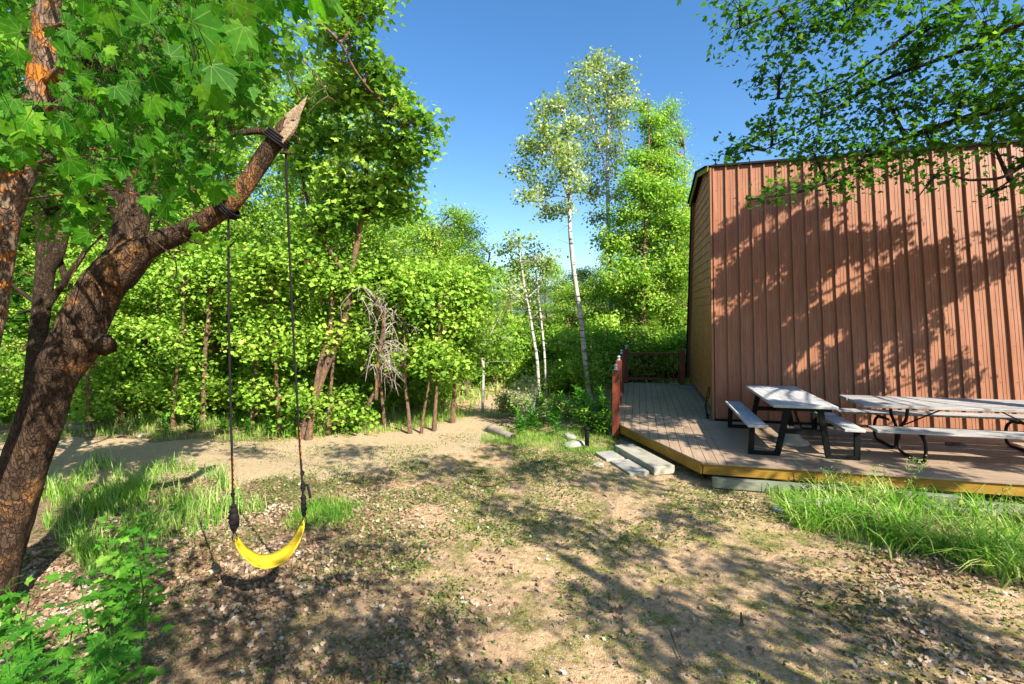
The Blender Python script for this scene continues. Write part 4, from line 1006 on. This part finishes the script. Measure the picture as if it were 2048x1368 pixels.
# deep wood
random.seed(77); deep = []
for row, (Y, hh) in enumerate(((13.8, 5.3), (16.5, 5.8), (20, 6.6), (25, 7.8))):
    step = 1.9+row*.55; x = -Y*1.35
    while x < Y*1.15:
        xx = x+random.uniform(-.6, .6); yy = Y+random.uniform(-1.0, 1.0); pxx = CX+FPX*xx/yy
        h = hh*random.uniform(.85, 1.2)
        if pxx > 1420 and row < 2: x += step; continue
        if 1170 < pxx < 1450 and yy < 17: x += step; continue
        if 975 < pxx < 1170: h = 3.3+(yy-13)*.13+random.uniform(-.3, .3)
        elif 880 < pxx <= 975: h = min(h, 5.0)
        elif 1170 <= pxx < 1240: h = min(h, 5.6)
        if 940 < pxx < 1110 and row == 0: x += step; continue
        if 1390 < pxx < 1750 and row < 3: x += step; continue
        if pxx > 1390: h = min(h, 5.6+row*.9)
        deep.append((xx, yy, h)); x += step
GR = 'maples crowding the wood behind the track'
for (x, y, h) in deep: plant_at(random.randrange(4), x, y, h, 'unseen yellow green maple around the camera, added to dim the ambient light', GR, None, 1.15 if h > 4.5 else 1.5)
for (x, y, h) in ((-7,-3,7),(-3,-7,7.5),(2,-9,7),(-8,2,6.5),(-9,6,6.5),(7,-11,7),(13,-9,7),(14,1,6)):  # out-of-view trees around the camera, added to block sky light
    plant_at(random.randrange(4), x, y, h, 'unseen yellow green maple around the camera, added to dim the ambient light', GR, None, 1.3)
# understory bushes along the forest edge
random.seed(88)
ub_ = thing('bush', 'x', 'bush'); wd_ = MB(); blobs = []
for k in range(9): blobs.append(((random.uniform(-.6,.6), random.uniform(-.4,.4), random.uniform(.25,1.0)), (.4,.35,.28), 13))
build_crown(ub_, wd_, blobs, [(0,0,.1),(0,0,.5),(.1,.1,.8)], M['leaf_maple'], T_FAR, .075, 36, .15, 'foliage'); wd_.build('stems', M['bark_wood'], ub_)
first = True
for (px, Y, k) in [(-60,11.5,1.1),(60,11.2,1.0),(170,11.6,1.1),(290,11.5,1.2),(350,11.8,1.0),(440,11.6,1.1),(510,11.2,1.1),(570,11.4,1.2),(660,11.2,1.0),(720,11.6,.9),(790,11.8,1.0),(870,12.4,.9),(1110,14.2,.7),(1130,13.6,.8),(985,15.5,1.0),(1040,17.5,1.3),(1080,18.5,1.4),(1010,19.5,1.5),(1130,17,1.3),(1060,22,1.8),(1160,19,1.5),(960,18,1.4),(1190,14.6,1.2),(1230,15.6,1.2),(1290,16.2,1.3),(1350,16.0,1.3),(1395,16.6,1.3),(1000,17,1.0)]:
    o = ub_ if first else copy_tree(ub_); first = False; p = at(px, 700, Y); o.location = (p[0], Y, 0); kk = k*random.uniform(.9, 1.15); o.scale = (kk, kk, kk*random.uniform(.85, 1.25)); o.rotation_euler = (0, 0, random.uniform(0, 6.28))
    o['label'] = 'leafy green bush in the undergrowth below the maples'; o['category'] = 'bush'; o['group'] = 'undergrowth bushes at the foot of the wood'

# aspens
def aspen(lab, specs, blobs, Y, wild=0, leafn=16, size=.06, crad=.13, seed=1, trunkmat='aspen', dead=0, group=None):
    random.seed(seed); b0_ = at(specs[0][0][0], specs[0][0][1], Y); OO = np.array((b0_[0], Y, 0)); o = thing('aspen_tree', lab, 'tree', OO, 0, group); wood = MB(); anc = []
    for k, s_ in enumerate(specs):
        P, Rr = px_tube(s_, Y, n=6)
        if k == 0: P[0, 2] = min(P[0, 2], -.03)
        bark_tube(wood, P-OO, np.maximum(Rr*.72, .006), 10, .05, seed+k); anc.append(P-OO)
    A = np.vstack(anc)
    for _ in range(dead):
        s_ = A[random.randrange(len(A)//3, len(A))]; e_ = s_+np.array((random.uniform(-.8, .8), random.uniform(-.5, .5), random.uniform(-.45, .25))); q, r2 = limb(s_, e_, .008, .2, 6); wood.tube(q, r2*.8, 4)
    w_ = wood.build('trunk', M[trunkmat], o, True)
    if blobs:
        w3 = MB(); bl_ = [(at(px, py, Y)-OO+np.array((0, random.uniform(-.5, .5), 0)), (r_*Y/12.6, r_*Y/12.6, r_*.8*Y/12.6), int(n*1.5)) for px, py, r_, n in blobs]
        build_crown(o, w3, bl_, A, M['leaf_aspen'], T_OVAL, size*1.15*max(1, Y/14), int(leafn*1.1), crad*Y/12.6*1.0, 'foliage', up=.3, twig=.004); w3.build('branches', M[trunkmat], o)
    return o
aspen('white aspen with a curved trunk and a black scar, standing before the taller one',
      [[(1183,806,17),(1176,770,16),(1168,700,16),(1162,640,15),(1150,560,14),(1143,500,13),(1139,440,12),(1139,380,11),(1140,320,9),(1135,260,6),(1128,210,3)], [(1139,400,8),(1128,370,7),(1118,335,5),(1105,290,3)], [(1138,395,5),(1110,392,4),(1075,405,2)]],
      [(1120,205,.3,9),(1095,215,.3,9),(1090,260,.45,18),(1130,260,.4,14),(1065,300,.4,15),(1110,310,.5,22),(1050,340,.35,11),(1150,300,.35,12),(1080,370,.4,14),(1130,350,.35,12),(1060,400,.3,9),(1125,420,.25,8),(1095,425,.3,8),(1150,380,.3,8)], 12.6, leafn=22, seed=3, dead=20)
aspen('tallest white aspen, its crown topping the gap of open sky',
      [[(1228,745,15),(1226,700,14),(1222,600,14),(1218,500,13),(1216,420,12),(1215,340,11),(1216,270,8),(1217,200,5),(1212,130,2)], [(1214,340,6),(1200,300,5),(1190,250,3)], [(1215,390,5),(1180,370,4),(1150,355,2)]],
      [(1200,120,.35,12),(1165,145,.3,9),(1235,150,.3,9),(1205,170,.5,22),(1160,200,.45,16),(1250,180,.3,9),(1225,220,.5,22),(1170,250,.45,16),(1245,240,.35,10),(1200,290,.5,18),(1240,300,.35,10),(1175,320,.35,11),(1220,350,.4,13),(1185,380,.4,13),(1235,390,.3,9),(1205,430,.35,9),(1270,200,.2,5)], 19.0, leafn=22, seed=4, dead=10)
aspen('slim pale aspen with a bowed trunk in the gap beyond the track',
      [[(1078,788,10),(1077,770,10),(1074,720,10),(1066,670,9),(1058,620,8),(1050,580,8),(1044,540,7),(1038,500,5),(1036,470,3)], [(1052,600,5),(1085,560,4),(1080,510,2)]],
      [(1036,480,.35,10),(1015,500,.35,10),(1050,520,.35,12),(1020,540,.4,12),(1040,575,.4,12),(1085,540,.3,9),(1015,590,.35,9),(1055,610,.3,8)], 12.9, leafn=15, size=.06, seed=5, dead=14)
aspen('thin grey aspen just right of the bowed one', [[(1093,788,7),(1092,772,7),(1088,700,7),(1080,620,6),(1072,550,5),(1070,500,3)]], [(1075,510,.35,9),(1095,530,.3,9),(1070,560,.3,7)], 13.2, seed=6, dead=10, leafn=14)
aspen('bleached broken aspen stub forked low beside the track', [[(965,826,9),(966,780,9),(967,720,8),(968,690,8),(967,655,6)], [(967,740,8),(962,700,7),(961,657,5)], [(968,690,3),(985,660,2.4),(1005,620,1.6)], [(968,680,3),(975,640,2),(968,600,1.2)]], None, 11.3, seed=7, dead=10)
aspen('pale trunk in the wood beyond the two swing ropes', [[(416,760,9),(414,700,9),(412,640,8),(418,560,7),(425,480,4)]], [(420,480,.3,8),(400,520,.3,8)], 12.6, seed=8, dead=4)

# dead grey tangle
sn = thing('dead_tree', 'dead tree with a drooping tangle of bare grey branches', 'dead tree', gp(716, 862), 0); SN = np.array(sn.location); Ys = SN[1]
wood = MB()
P, Rr = px_tube([(716,864,9),(726,830,9),(741,800,9),(755,775,8),(775,750,6),(790,730,4)], Ys, n=5); bark_tube(wood, P-SN, Rr, 8, .08, 71)
P, Rr = px_tube([(752,800,8),(754,760,8),(757,720,8),(762,690,9),(768,640,9),(755,610,8),(745,590,6)], Ys-.75, n=5); bark_tube(wood, P-SN, Rr, 9, .1, 72)
wood.build('trunk', M['bark_wood'], sn, True); wood = MB(); random.seed(9)
src = P
for k in range(42):
    s_ = src[random.randrange(len(src)//4, len(src))]; side_ = random.choice((-1, 1, 1)); L1 = random.uniform(.08, .46)
    cx_ = s_+np.array((side_*L1*.6, random.uniform(-.35, .35), random.uniform(.0, .25))); e_ = cx_+np.array((side_*random.uniform(-.25, .45), random.uniform(-.2, .2), -random.uniform(.05, .75)))
    q = catmull([s_, (s_+cx_)/2+np.array((0, 0, .06)), cx_, (cx_+e_)/2+np.array((random.uniform(-.06, .06), 0, .03)), e_], 4)
    wood.tube(q-SN, np.linspace(.011, .004, len(q)), 4)
    for _ in range(3):
        a = q[random.randrange(len(q)//2, len(q))]; q2, r2 = limb(a, a+np.array((random.uniform(-.2, .2), random.uniform(-.1, .1), -random.uniform(.05, .3))), .005, .2, 4); wood.tube(q2-SN, np.maximum(r2, .003), 3)
wood.build('branches', M['bark_grey'], sn, True)

# ------------------------------------------------------------------ ground layer
def vnoise(x, y, s, seed=0):
    r_ = np.random.default_rng(seed); g_ = r_.random((64, 64)); X = (np.asarray(x)/s) % 63; Yy = (np.asarray(y)/s) % 63
    i0 = X.astype(int); j0 = Yy.astype(int); fx = X-i0; fy = Yy-j0; fx = fx*fx*(3-2*fx); fy = fy*fy*(3-2*fy)
    return (g_[i0, j0]*(1-fx)*(1-fy)+g_[i0+1, j0]*fx*(1-fy)+g_[i0, j0+1]*(1-fx)*fy+g_[i0+1, j0+1]*fx*fy)
def deck_clear(x, y, m=.12):
    p = np.stack([x, y], -1)-B0; u_ = p@ud; v_ = p@vd
    front_ = np.where(u_ < -.53, -.37+(u_+1.78)*(-2.55+.37)/1.25, -2.55)
    inside = (u_ > -1.78-m) & (v_ > front_-m)
    return ~inside | (v_ > 6)
def scatter(n, x0, x1, y0, y1, dens):
    X = rng.uniform(x0, x1, n*6); Yv = rng.uniform(y0, y1, n*6); k = rng.random(n*6) < dens(X, Yv); k &= deck_clear(X, Yv)
    X, Yv = X[k][:n], Yv[k][:n]; return np.stack([X, Yv, far_h(X, Yv)], 1)
# dry leaves
P = scatter(28000, -5, 5.5, 2.2, 6.8, lambda x, y: np.clip((vnoise(x, y, .7, 1)-.22)*2.2, .04, 1)*np.clip(.05-x*.38+np.where(x > 1.2, (x-1.2)*.9, 0), .03, 1)*np.clip(1.25-(y-2.6)*.26, .04, 1))
P[:, 2] += rng.uniform(.004, .025, len(P))
o = leaves('fallen_leaves', P, rng.uniform(.018, .052, len(P)), rng.normal(size=(len(P), 3))*.6+np.array((0, 0, 1)), T_MID, M['litter'], None, np.clip(rng.normal(.42, .3, len(P)), 0, 1.1))
tag(o, 'dry brown and grey maple leaves strewn over the near ground', 'leaf litter', None, 'stuff')
dl = []
while len(dl) < 90:
    u_, v_ = random.uniform(-1.6, 5), random.uniform(-2.4, .05)
    if v_ > -.37-(u_+1.78)*1.75+.1: dl.append(W(u_, v_, ZD+.008))
dl = np.array(dl); o = leaves('deck_leaves', dl, rng.uniform(.015, .04, len(dl)), rng.normal(size=(len(dl), 3))*.35+np.array((0, 0, 1)), T_MID, M['litter'], None, rng.random(len(dl))*.6); tag(o, 'few small dry leaves blown onto the deck boards', 'leaf litter', None, 'stuff')
# gravel
P = scatter(16000, -6, 6, 2.3, 9.5, lambda x, y: np.clip(.25+.8*vnoise(x, y, .9, 3), .1, 1)*np.clip(1.4-np.abs(x-.3)*.25, .1, 1))
octv = np.array([(1,0,0),(0,1,0),(-1,0,0),(0,-1,0),(0,0,.6),(0,0,-.6)]); octf = [[0,1,4],[1,2,4],[2,3,4],[3,0,4]]
o = leaves('gravel', P+np.array((0, 0, .002)), rng.uniform(.003, .010, len(P))*(1+1.4*(rng.random(len(P)) < .04)), rng.normal(size=(len(P), 3))*.25+np.array((0, 0, 1)), (octv, octf), M['grit'], None, rng.random(len(P))); tag(o, 'small pale pebbles scattered over the trodden yard', 'gravel', None, 'stuff')
# low cover
P = scatter(56000, -5.5, 6, 2.3, 9.2, lambda x, y: np.clip((vnoise(x, y, .55, 5)-.38)*3.2, .03, 1)*np.clip((vnoise(x, y, 2.1, 6))*1.7-.1, .15, 1))
P[:, 2] += rng.uniform(.0, .022, len(P))
o = leaves('ground_cover', P, rng.uniform(.012, .034, len(P)), rng.normal(size=(len(P), 3))*.7+np.array((0, 0, .8)), T_FAR, M['cover'], None, np.clip(rng.normal(.5, .25, len(P)), 0, 1)); tag(o, 'low mossy green cover growing in patches on the yard', 'ground cover', None, 'stuff')

def blades(name, P, L, w_, mt, label, bend=.5, seed=0, tint=None, lean=.25):
    N = len(P); K = 5; a = rng.uniform(0, 2*pi, N); d = np.stack([np.cos(a), np.sin(a), np.zeros(N)], 1); s_ = np.stack([-np.sin(a), np.cos(a), np.zeros(N)], 1)
    L = np.asarray(L).reshape(-1)*np.ones(N); bd = bend*rng.uniform(.3, 1.5, N); V = np.zeros((N, 2*K-1, 3)); ln = rng.uniform(0, lean, N)
    for k in range(K):
        t_ = k/(K-1); c = P+d*(L*(bd*t_**2.2*.75+ln*t_))[:, None]+np.array((0, 0, 1))*(L*(t_-bd*.45*t_**2.6))[:, None]
        ww = w_*(1-t_**1.5)*.5*np.clip(L/.3, .4, 1.6)
        if k < K-1: V[:, 2*k] = c-s_*np.reshape(ww, (-1, 1)); V[:, 2*k+1] = c+s_*np.reshape(ww, (-1, 1))
        else: V[:, 2*k] = c
    fl = []; tot = []
    for k in range(K-2): fl += [2*k, 2*k+1, 2*k+3, 2*k+2]; tot.append(4)
    fl += [2*(K-2), 2*(K-2)+1, 2*(K-1)]; tot.append(3)
    loops = ((np.arange(N)*(2*K-1))[:, None]+np.array(fl)[None]).ravel(); tint = np.where(rng.random(N) < .08, 1.4, np.clip(rng.normal(.5, .30, N), 0, 1.1)) if tint is None else tint
    o = np_mesh(name, V.reshape(-1, 3), loops, np.tile(tot, N), mt, None, np.repeat(tint, len(tot))); return tag(o, label, 'grass', None, 'stuff')
def poly_in(x, y, poly):
    x = np.asarray(x); ins = np.zeros(x.shape, bool); n = len(poly)
    for i_ in range(n):
        x1, y1 = poly[i_]; x2, y2 = poly[(i_+1) % n]
        c = ((y1 > y) != (y2 > y)) & (x < (x2-x1)*(y-y1)/(y2-y1+1e-12)+x1); ins ^= c
    return ins
polyR = [tuple(gp(*q)[:2]) for q in ((1530,985),(1600,968),(1760,985),(2100,1000),(2300,1150),(2100,1165),(1980,1160),(1850,1110),(1700,1085),(1590,1060))]
P = scatter(7200, 2, 8, 3.0, 6.6, lambda x, y: (poly_in(x, y, polyR)*np.clip(vnoise(x, y, .3, 8)*2.6-.75, .03, 1)+poly_in(x, y+.35*vnoise(x, y, .5, 28), polyR)*.12))
blades('tall_grass', P, rng.uniform(.06, .50, len(P))*(.5+.9*vnoise(P[:,0], P[:,1], .4, 18)), .012, M['grass'], 'tall bright green grass growing below the deck at the right', 1.05, lean=.4)
polyL = [tuple(gp(*q)[:2]) for q in ((90,1060),(60,985),(110,940),(240,930),(420,945),(470,985),(540,1020),(500,1040),(430,1060),(300,1120),(180,1160))]
P = scatter(5200, -6.5, -1.5, 3.6, 7.8, lambda x, y: poly_in(x, y, polyL)*np.clip(vnoise(x, y, .28, 9)*2.6-.95, .02, 1))
blades('tall_grass', P, rng.uniform(.06, .34, len(P))*(.5+vnoise(P[:,0], P[:,1], .5, 19)), .010, M['grass'], 'sunlit yellow green grass between the leaning trunk and the swing', .6)
P = scatter(11000, -14, 0.2, 8.6, 11.4, lambda x, y: np.where(y > np.interp(x, [-14,-8,-5,-3,-1.6,-.9,-.2], [9.3,9.0,8.9,9.1,9.7,10.3,10.8]), 1, 0)*np.clip(vnoise(x, y, .45, 10)*2.2-.5, .08, 1))
blades('roadside_grass', P, rng.uniform(.05, .30, len(P))*(.4+vnoise(P[:,0], P[:,1], .8, 17)), .014, M['grass'], 'grass along the far bank of the track at the foot of the wood', .5)
P = scatter(7000, -.6, 2.0, 7.3, 9.6, lambda x, y: np.clip(vnoise(x, y, .4, 12)*1.5-.25, .05, 1)*(y > 8.3-.35*x))
blades('short_grass', P, rng.uniform(.04, .15, len(P)), .012, M['grass'], 'short grass around the log and the short lamp post', .6)
P = scatter(2600, -2.6, -1.6, 5.0, 6.1, lambda x, y: np.clip(1.2-np.hypot(x+2.3, (y-5.55))*2.2, 0, 1))
blades('grass_tuft', P, rng.uniform(.05, .16, len(P)), .010, M['grass'], 'round tuft of grass behind the left rope of the swing', .8)
P = scatter(9000, -5.2, 5.4, 2.4, 8.2, lambda x, y: np.clip((vnoise(x, y, .8, 14)-.5)*2.6, 0.01, 1))
blades('thin_grass', P, rng.uniform(.015, .06, len(P)), .007, M['grass'], 'thin short grass sprouting over the bare yard', .9, tint=np.clip(rng.normal(.7, .25, len(P)), 0, 1.1))
P = scatter(16000, -20, 16, 10.5, 22, lambda x, y: np.clip(vnoise(x, y, 1.3, 16)*1.5, .2, 1)*(np.abs(x-np.interp(y, [10.5,12.5,15,19,22], [-.4,-.2,.7,2.5,4])) > .6))
blades('woodland_grass', P, rng.uniform(.12, .45, len(P)), .03, M['grass'], 'rough undergrowth grass on the floor of the wood', .6)

# broad leaf herbs by the track: individual plants
random.seed(21)
def herb(pos, h, n, lm, lab, grp, tm=T_LANCE, ls=.16, name='leafy_plant', droop=.35):
    o = thing(name, lab, 'plant', pos, random.uniform(0, 6), grp); mb = MB(); cs = []; sz = []; no = []; al = []
    for s_ in range(3):
        a = random.uniform(0, 6.28); top = np.array((cos(a)*h*.22, sin(a)*h*.22, h*random.uniform(.8, 1.1))); P = catmull([(0,0,-.01), top*np.array((.3,.3,.5)), top], 4); mb.tube(P, np.linspace(.005, .002, len(P)), 4)
        for k in range(n//3):
            t_ = random.uniform(.05, 1.0); c = P[min(len(P)-1, int(t_*len(P)))]; b_ = random.uniform(0, 6.28); d_ = np.array((cos(b_), sin(b_), random.uniform(.2, 1.0)))
            cs.append(c); al.append(d_); no.append(np.array((-cos(b_)*.6, -sin(b_)*.6, 1))+rng.normal(size=3)*.2); sz.append(ls*random.uniform(.6, 1.2)*(1.1-.5*t_))
    mb.build('stem', M['herb'], o); leaves('foliage', np.array(cs), np.array(sz), np.array(no), tm, lm, o, None, np.array(al)); return o
HB = [herb((0,0,0), .34, 48, M['herb'], 'x', None), herb((0,0,0), .45, 60, M['herb'], 'x', None, T_LANCE, .2)]
hu = set()
for k in range(46):
    px = random.uniform(1010, 1215); py = random.uniform(815, 872)
    if px > 1130 and py > 852: continue
    if px < 1040 and py > 860: continue
    i_ = random.randrange(2); o = HB[i_] if i_ not in hu else copy_tree(HB[i_]); hu.add(i_); p = gp(px, py); o.location = p; kk = random.uniform(.8, 1.3); o.scale = (kk,)*3; o.rotation_euler = (0, 0, random.uniform(0, 6))
    o['label'] = 'vivid green long leaved plant in the bed between the track and the deck'; o['group'] = 'long leaved plants in the bed by the deck'
for (px, py) in ((330,868),(390,866),(450,868),(500,872),(545,870)):
    o = copy_tree(HB[0]); o.location = gp(px, py); o.rotation_euler = (0, 0, px); o.scale = (1.1,)*3; o['label'] = 'dark green long leaved plant on the far bank left of the ropes'; o['group'] = 'long leaved plants on the far bank'
# pale shrub
for (px, py, h, lab) in ((1066,852,1.0,'pale silvery green shrub with whitish twigs in the plant bed'),(1012,838,.5,'small yellow green shrub nearer the track in the plant bed')):
    p = gp(px, py); o = thing('shrub', lab, 'shrub', p, 0); mb = MB(); blobs = [((random.uniform(-.35,.35)*h, random.uniform(-.25,.25), h*random.uniform(.35,.95)), (.22*h,.2*h,.18*h), 10) for _ in range(9)]
    build_crown(o, mb, blobs, [(0,0,.02),(.02,0,.15),(-.02,0,.2)], M['leaf_pale'], T_FAR, .045, 16, .08, 'foliage'); mb.build('twigs', M['aspen'], o)
o = thing('shrub', 'dark mottled green shrub growing against the outer deck post', 'shrub', gp(1195, 868), 0); mb = MB(); blobs = [((random.uniform(-.3,.25), random.uniform(-.3,.3), random.uniform(.08,.42)), (.2,.2,.12), 12) for _ in range(9)]
build_crown(o, mb, blobs, [(0,0,.02),(0,0,.2)], M['leaf_dark'], T_OVAL, .04, 16, .08, 'foliage', .25); mb.build('twigs', M['bark_dark'], o)
o = thing('shrub', 'yellow green shrub at the foot of the nearer white aspen', 'shrub', at(1160, 800, 12.8)*np.array((1, 1, 0)), 0); mb = MB(); blobs = [((random.uniform(-.45,.45), random.uniform(-.3,.3), random.uniform(.2,1.2)), (.3,.3,.2), 12) for _ in range(9)]
build_crown(o, mb, blobs, [(0,0,.02),(0,0,.5)], M['leaf_maple'], T_FAR, .06, 26, .12, 'foliage', .15); mb.build('twigs', M['bark_wood'], o)

# seed headed weeds before the deck
for (px, py, h, big, lab) in ((1832,1010,.52,1,'bushy pale seed headed weed, the fullest of those before the deck'),(1738,1010,.42,.6,'grey green weed with a round airy head left of the fullest one'),(1690,1000,.40,.5,'feathery weed before the deck below the short picnic table'),(1650,1000,.34,.5,'leaning feathery weed left of its taller neighbour'),(1770,1000,.30,.4,'thin weed with few seeds between the two fuller ones'),(2003,1040,.42,.5,'upright leafy weed near the right edge by the deck')):
    p = gp(px, py); o = thing('weed', lab, 'weed', p, 0); mb = MB(); cs = []; no = []
    P = catmull([(0,0,-.01),(.02,0,h*.5),(random.uniform(-.03,.05),0,h)], 6); mb.tube(P, np.linspace(.004, .0015, len(P)), 4)
    for k in range(int(16*big)+4):
        a = random.uniform(0, 6.28); s_ = P[random.randrange(len(P)//3, len(P))]; e_ = s_+np.array((cos(a)*.11*big, sin(a)*.11*big, random.uniform(.0, .10))); mb.tube([s_, (s_+e_)/2+np.array((0,0,.01)), e_], .0014, 3)
        for _ in range(int(9*big)+3): cs.append(e_+rng.normal(size=3)*.018); no.append(rng.normal(size=3)+np.array((0,0,.5)))
    mb.build('stem', M['herb'], o); leaves('foliage', np.array(cs), rng.uniform(.010, .020, len(cs)), np.array(no), T_OVAL, M['leaf_pale'], o, np.clip(rng.normal(.75, .2, len(cs)), 0, 1))  # this foliage mesh is the seed heads, not leaves

# young maples at the lower left, close to the camera
random.seed(31)
sap_specs = [((120,1368),1.75,[(40,1330,1.9),(120,1290,1.8),(190,1330,1.75),(60,1250,2.0),(150,1230,2.0),(230,1300,1.9),(10,1290,1.9)],'largest bright green maple sapling at the bottom left corner'),
             ((200,1330),2.3,[(200,1190,2.35),(160,1160,2.4),(250,1170,2.4),(280,1140,2.5),(230,1140,2.5),(210,1230,2.3)],'maple sapling right of the trunk foot with star shaped bright leaves'),
             ((230,1230),3.0,[(250,1040,3.1),(290,1070,3.0),(300,1030,3.1),(270,1100,3.0),(230,1080,3.0),(290,1130,2.9)],'thin maple sapling reaching up toward the sunlit grass'),
             ((20,1300),2.5,[(10,1180,2.5),(40,1220,2.5),(-20,1220,2.5),(60,1190,2.6)],'small maple sapling hard against the foot of the leaning trunk')]
for (bp, Yb, tips, lab) in sap_specs:
    b0_ = at(bp[0], bp[1], Yb)*np.array((1, 1, 0)); o = thing('maple_sapling', lab, 'sapling', b0_, 0); mb = MB(); cs = []; sz = []; no = []; al = []
    for (px, py, Y) in tips:
        tp = at(px, py, Y)-b0_; P, Rr = limb((random.uniform(-.03,.03), random.uniform(-.03,.03), -.01), tp, .006, .12, 8); mb.tube(P, np.maximum(Rr, .0018), 5)
        for k in range(27):
            s_ = P[random.randrange(3, 8)]; a = random.uniform(0, 6.28); st_ = np.array((cos(a), sin(a), .25))*random.uniform(.03, .11); c = s_+st_+np.array((0, 0, random.uniform(-.04, .03)))
            mb.tube([s_, s_+st_*.5+np.array((0, 0, .01)), c], .0011, 3, cap=False)
            cs.append(c); al.append(np.array((cos(a), sin(a), -.25))); no.append(np.array((0, -.15, 1))+rng.normal(size=3)*.28); sz.append(random.uniform(.035, .074))
    mb.build('stem', M['herb'], o); leaves('foliage', np.array(cs), np.array(sz), np.array(no), T_BIG, M['leaf_sapling'], o, np.clip(rng.normal(.55, .22, len(cs)), 0, 1.1), np.array(al))
# ragged stump base and sticks
stp = thing('fallen_branch', 'grey twisted dead branch by the foot of the leaning trunk', 'branch', gp(10, 1290), 0)
mb = MB(); o_ = np.array(stp.location); P, Rr = px_tube([(-40,1368,26,2.6),(0,1300,30,2.7),(30,1250,26,2.8),(55,1215,10,2.85)], 2.7, n=6); P[:, 2] = np.clip(P[:, 2], .0, .35); bark_tube(mb, P-o_, Rr, 10, .15, 81); mb.build('wood', M['bark_grey'], stp, True)
random.seed(41)
for (pts, r_, lab) in (([(925,957),(945,972),(985,975),(1010,965),(1040,963)], .009, 'thin dark stick lying on the shaded middle of the yard'), ([(1340,1265),(1352,1300),(1368,1340)], .006, 'pale curved twig on the ground near the bottom right'), ([(1480,1215),(1484,1250)], .012, 'short brown stick standing out of the soil at the right'), ([(1850,1010),(1900,1000),(1960,1012)], .006, 'bleached thin twig lying in front of the deck timber')):
    mb = MB(); G_ = [gp(*q)+np.array((0, 0, .02)) for q in pts]
    if 'standing' in lab: G_ = [gp(1484,1250), gp(1484,1250)+np.array((-.01,.0,.10))]
    P = catmull(G_, 5) if len(G_) > 2 else np.array(G_); c0 = P[0].copy(); c0[2] = 0; mb.tube(P-c0, np.linspace(r_, r_*.5, len(P)), 6, jit=.15); o = mb.build('stick', M['bark_dark'] if 'dark' in lab else M['bark_wood'], None); o.location = c0; tag(o, lab, 'stick')

# ------------------------------------------------------------------ light, world, camera
S = np.array((.50, -.60, .62)); S /= np.linalg.norm(S)
sun = bpy.data.lights.new('sun', 'SUN'); sun.energy = 5.0; sun.angle = radians(.45); sun.color = (1.0, .92, .79)
so = bpy.data.objects.new('sun', sun); C.objects.link(so)
from mathutils import Vector, Matrix
so.rotation_euler = Vector(S).to_track_quat('Z', 'Y').to_euler()
so.location = (8, -8, 12)
wld = bpy.data.worlds.new('World'); SC.world = wld; wld.use_nodes = True; nt = wld.node_tree
bg = nt.nodes['Background']; sky = nt.nodes.new('ShaderNodeTexSky'); sky.sky_type = 'NISHITA'; sky.sun_disc = False
sky.sun_elevation = math.asin(S[2]); sky.sun_rotation = atan2(S[0], S[1]); sky.altitude = 300; sky.air_density = 1.0; sky.dust_density = 1.1; sky.ozone_density = 2.5
hs = nt.nodes.new('ShaderNodeHueSaturation'); hs.inputs['Saturation'].default_value = 1.25; hs.inputs['Value'].default_value = 1.9
nt.links.new(sky.outputs[0], hs.inputs['Color']); nt.links.new(hs.outputs[0], bg.inputs[0]); bg.inputs[1].default_value = .054

cam = bpy.data.cameras.new('camera'); co = bpy.data.objects.new('camera', cam); C.objects.link(co)
cam.sensor_width = 36; cam.lens = 36*FPX/2048; cam.clip_end = 5000; cam.clip_start = .05
Rm = Matrix((( _R[0], _U[0], -_fw[0]), (_R[1], _U[1], -_fw[1]), (_R[2], _U[2], -_fw[2])))
co.matrix_world = Matrix.Translation((0, 0, CAMZ)) @ Rm.to_4x4()
SC.camera = co
SC.view_settings.view_transform = 'Standard'; SC.view_settings.look = 'None'; SC.view_settings.exposure = 0; SC.view_settings.gamma = 1
cy = SC.cycles
cy.max_bounces = 7; cy.diffuse_bounces = 1; cy.transmission_bounces = 5; cy.glossy_bounces = 2; cy.transparent_max_bounces = 4
cy.use_adaptive_sampling = True; cy.adaptive_threshold = .015; cy.use_denoising = True
try: cy.denoiser = 'OPENIMAGEDENOISE'; cy.denoising_input_passes = 'RGB_ALBEDO_NORMAL'
except Exception: pass
cy.sample_clamp_indirect = 6; cy.film_exposure = 2.4
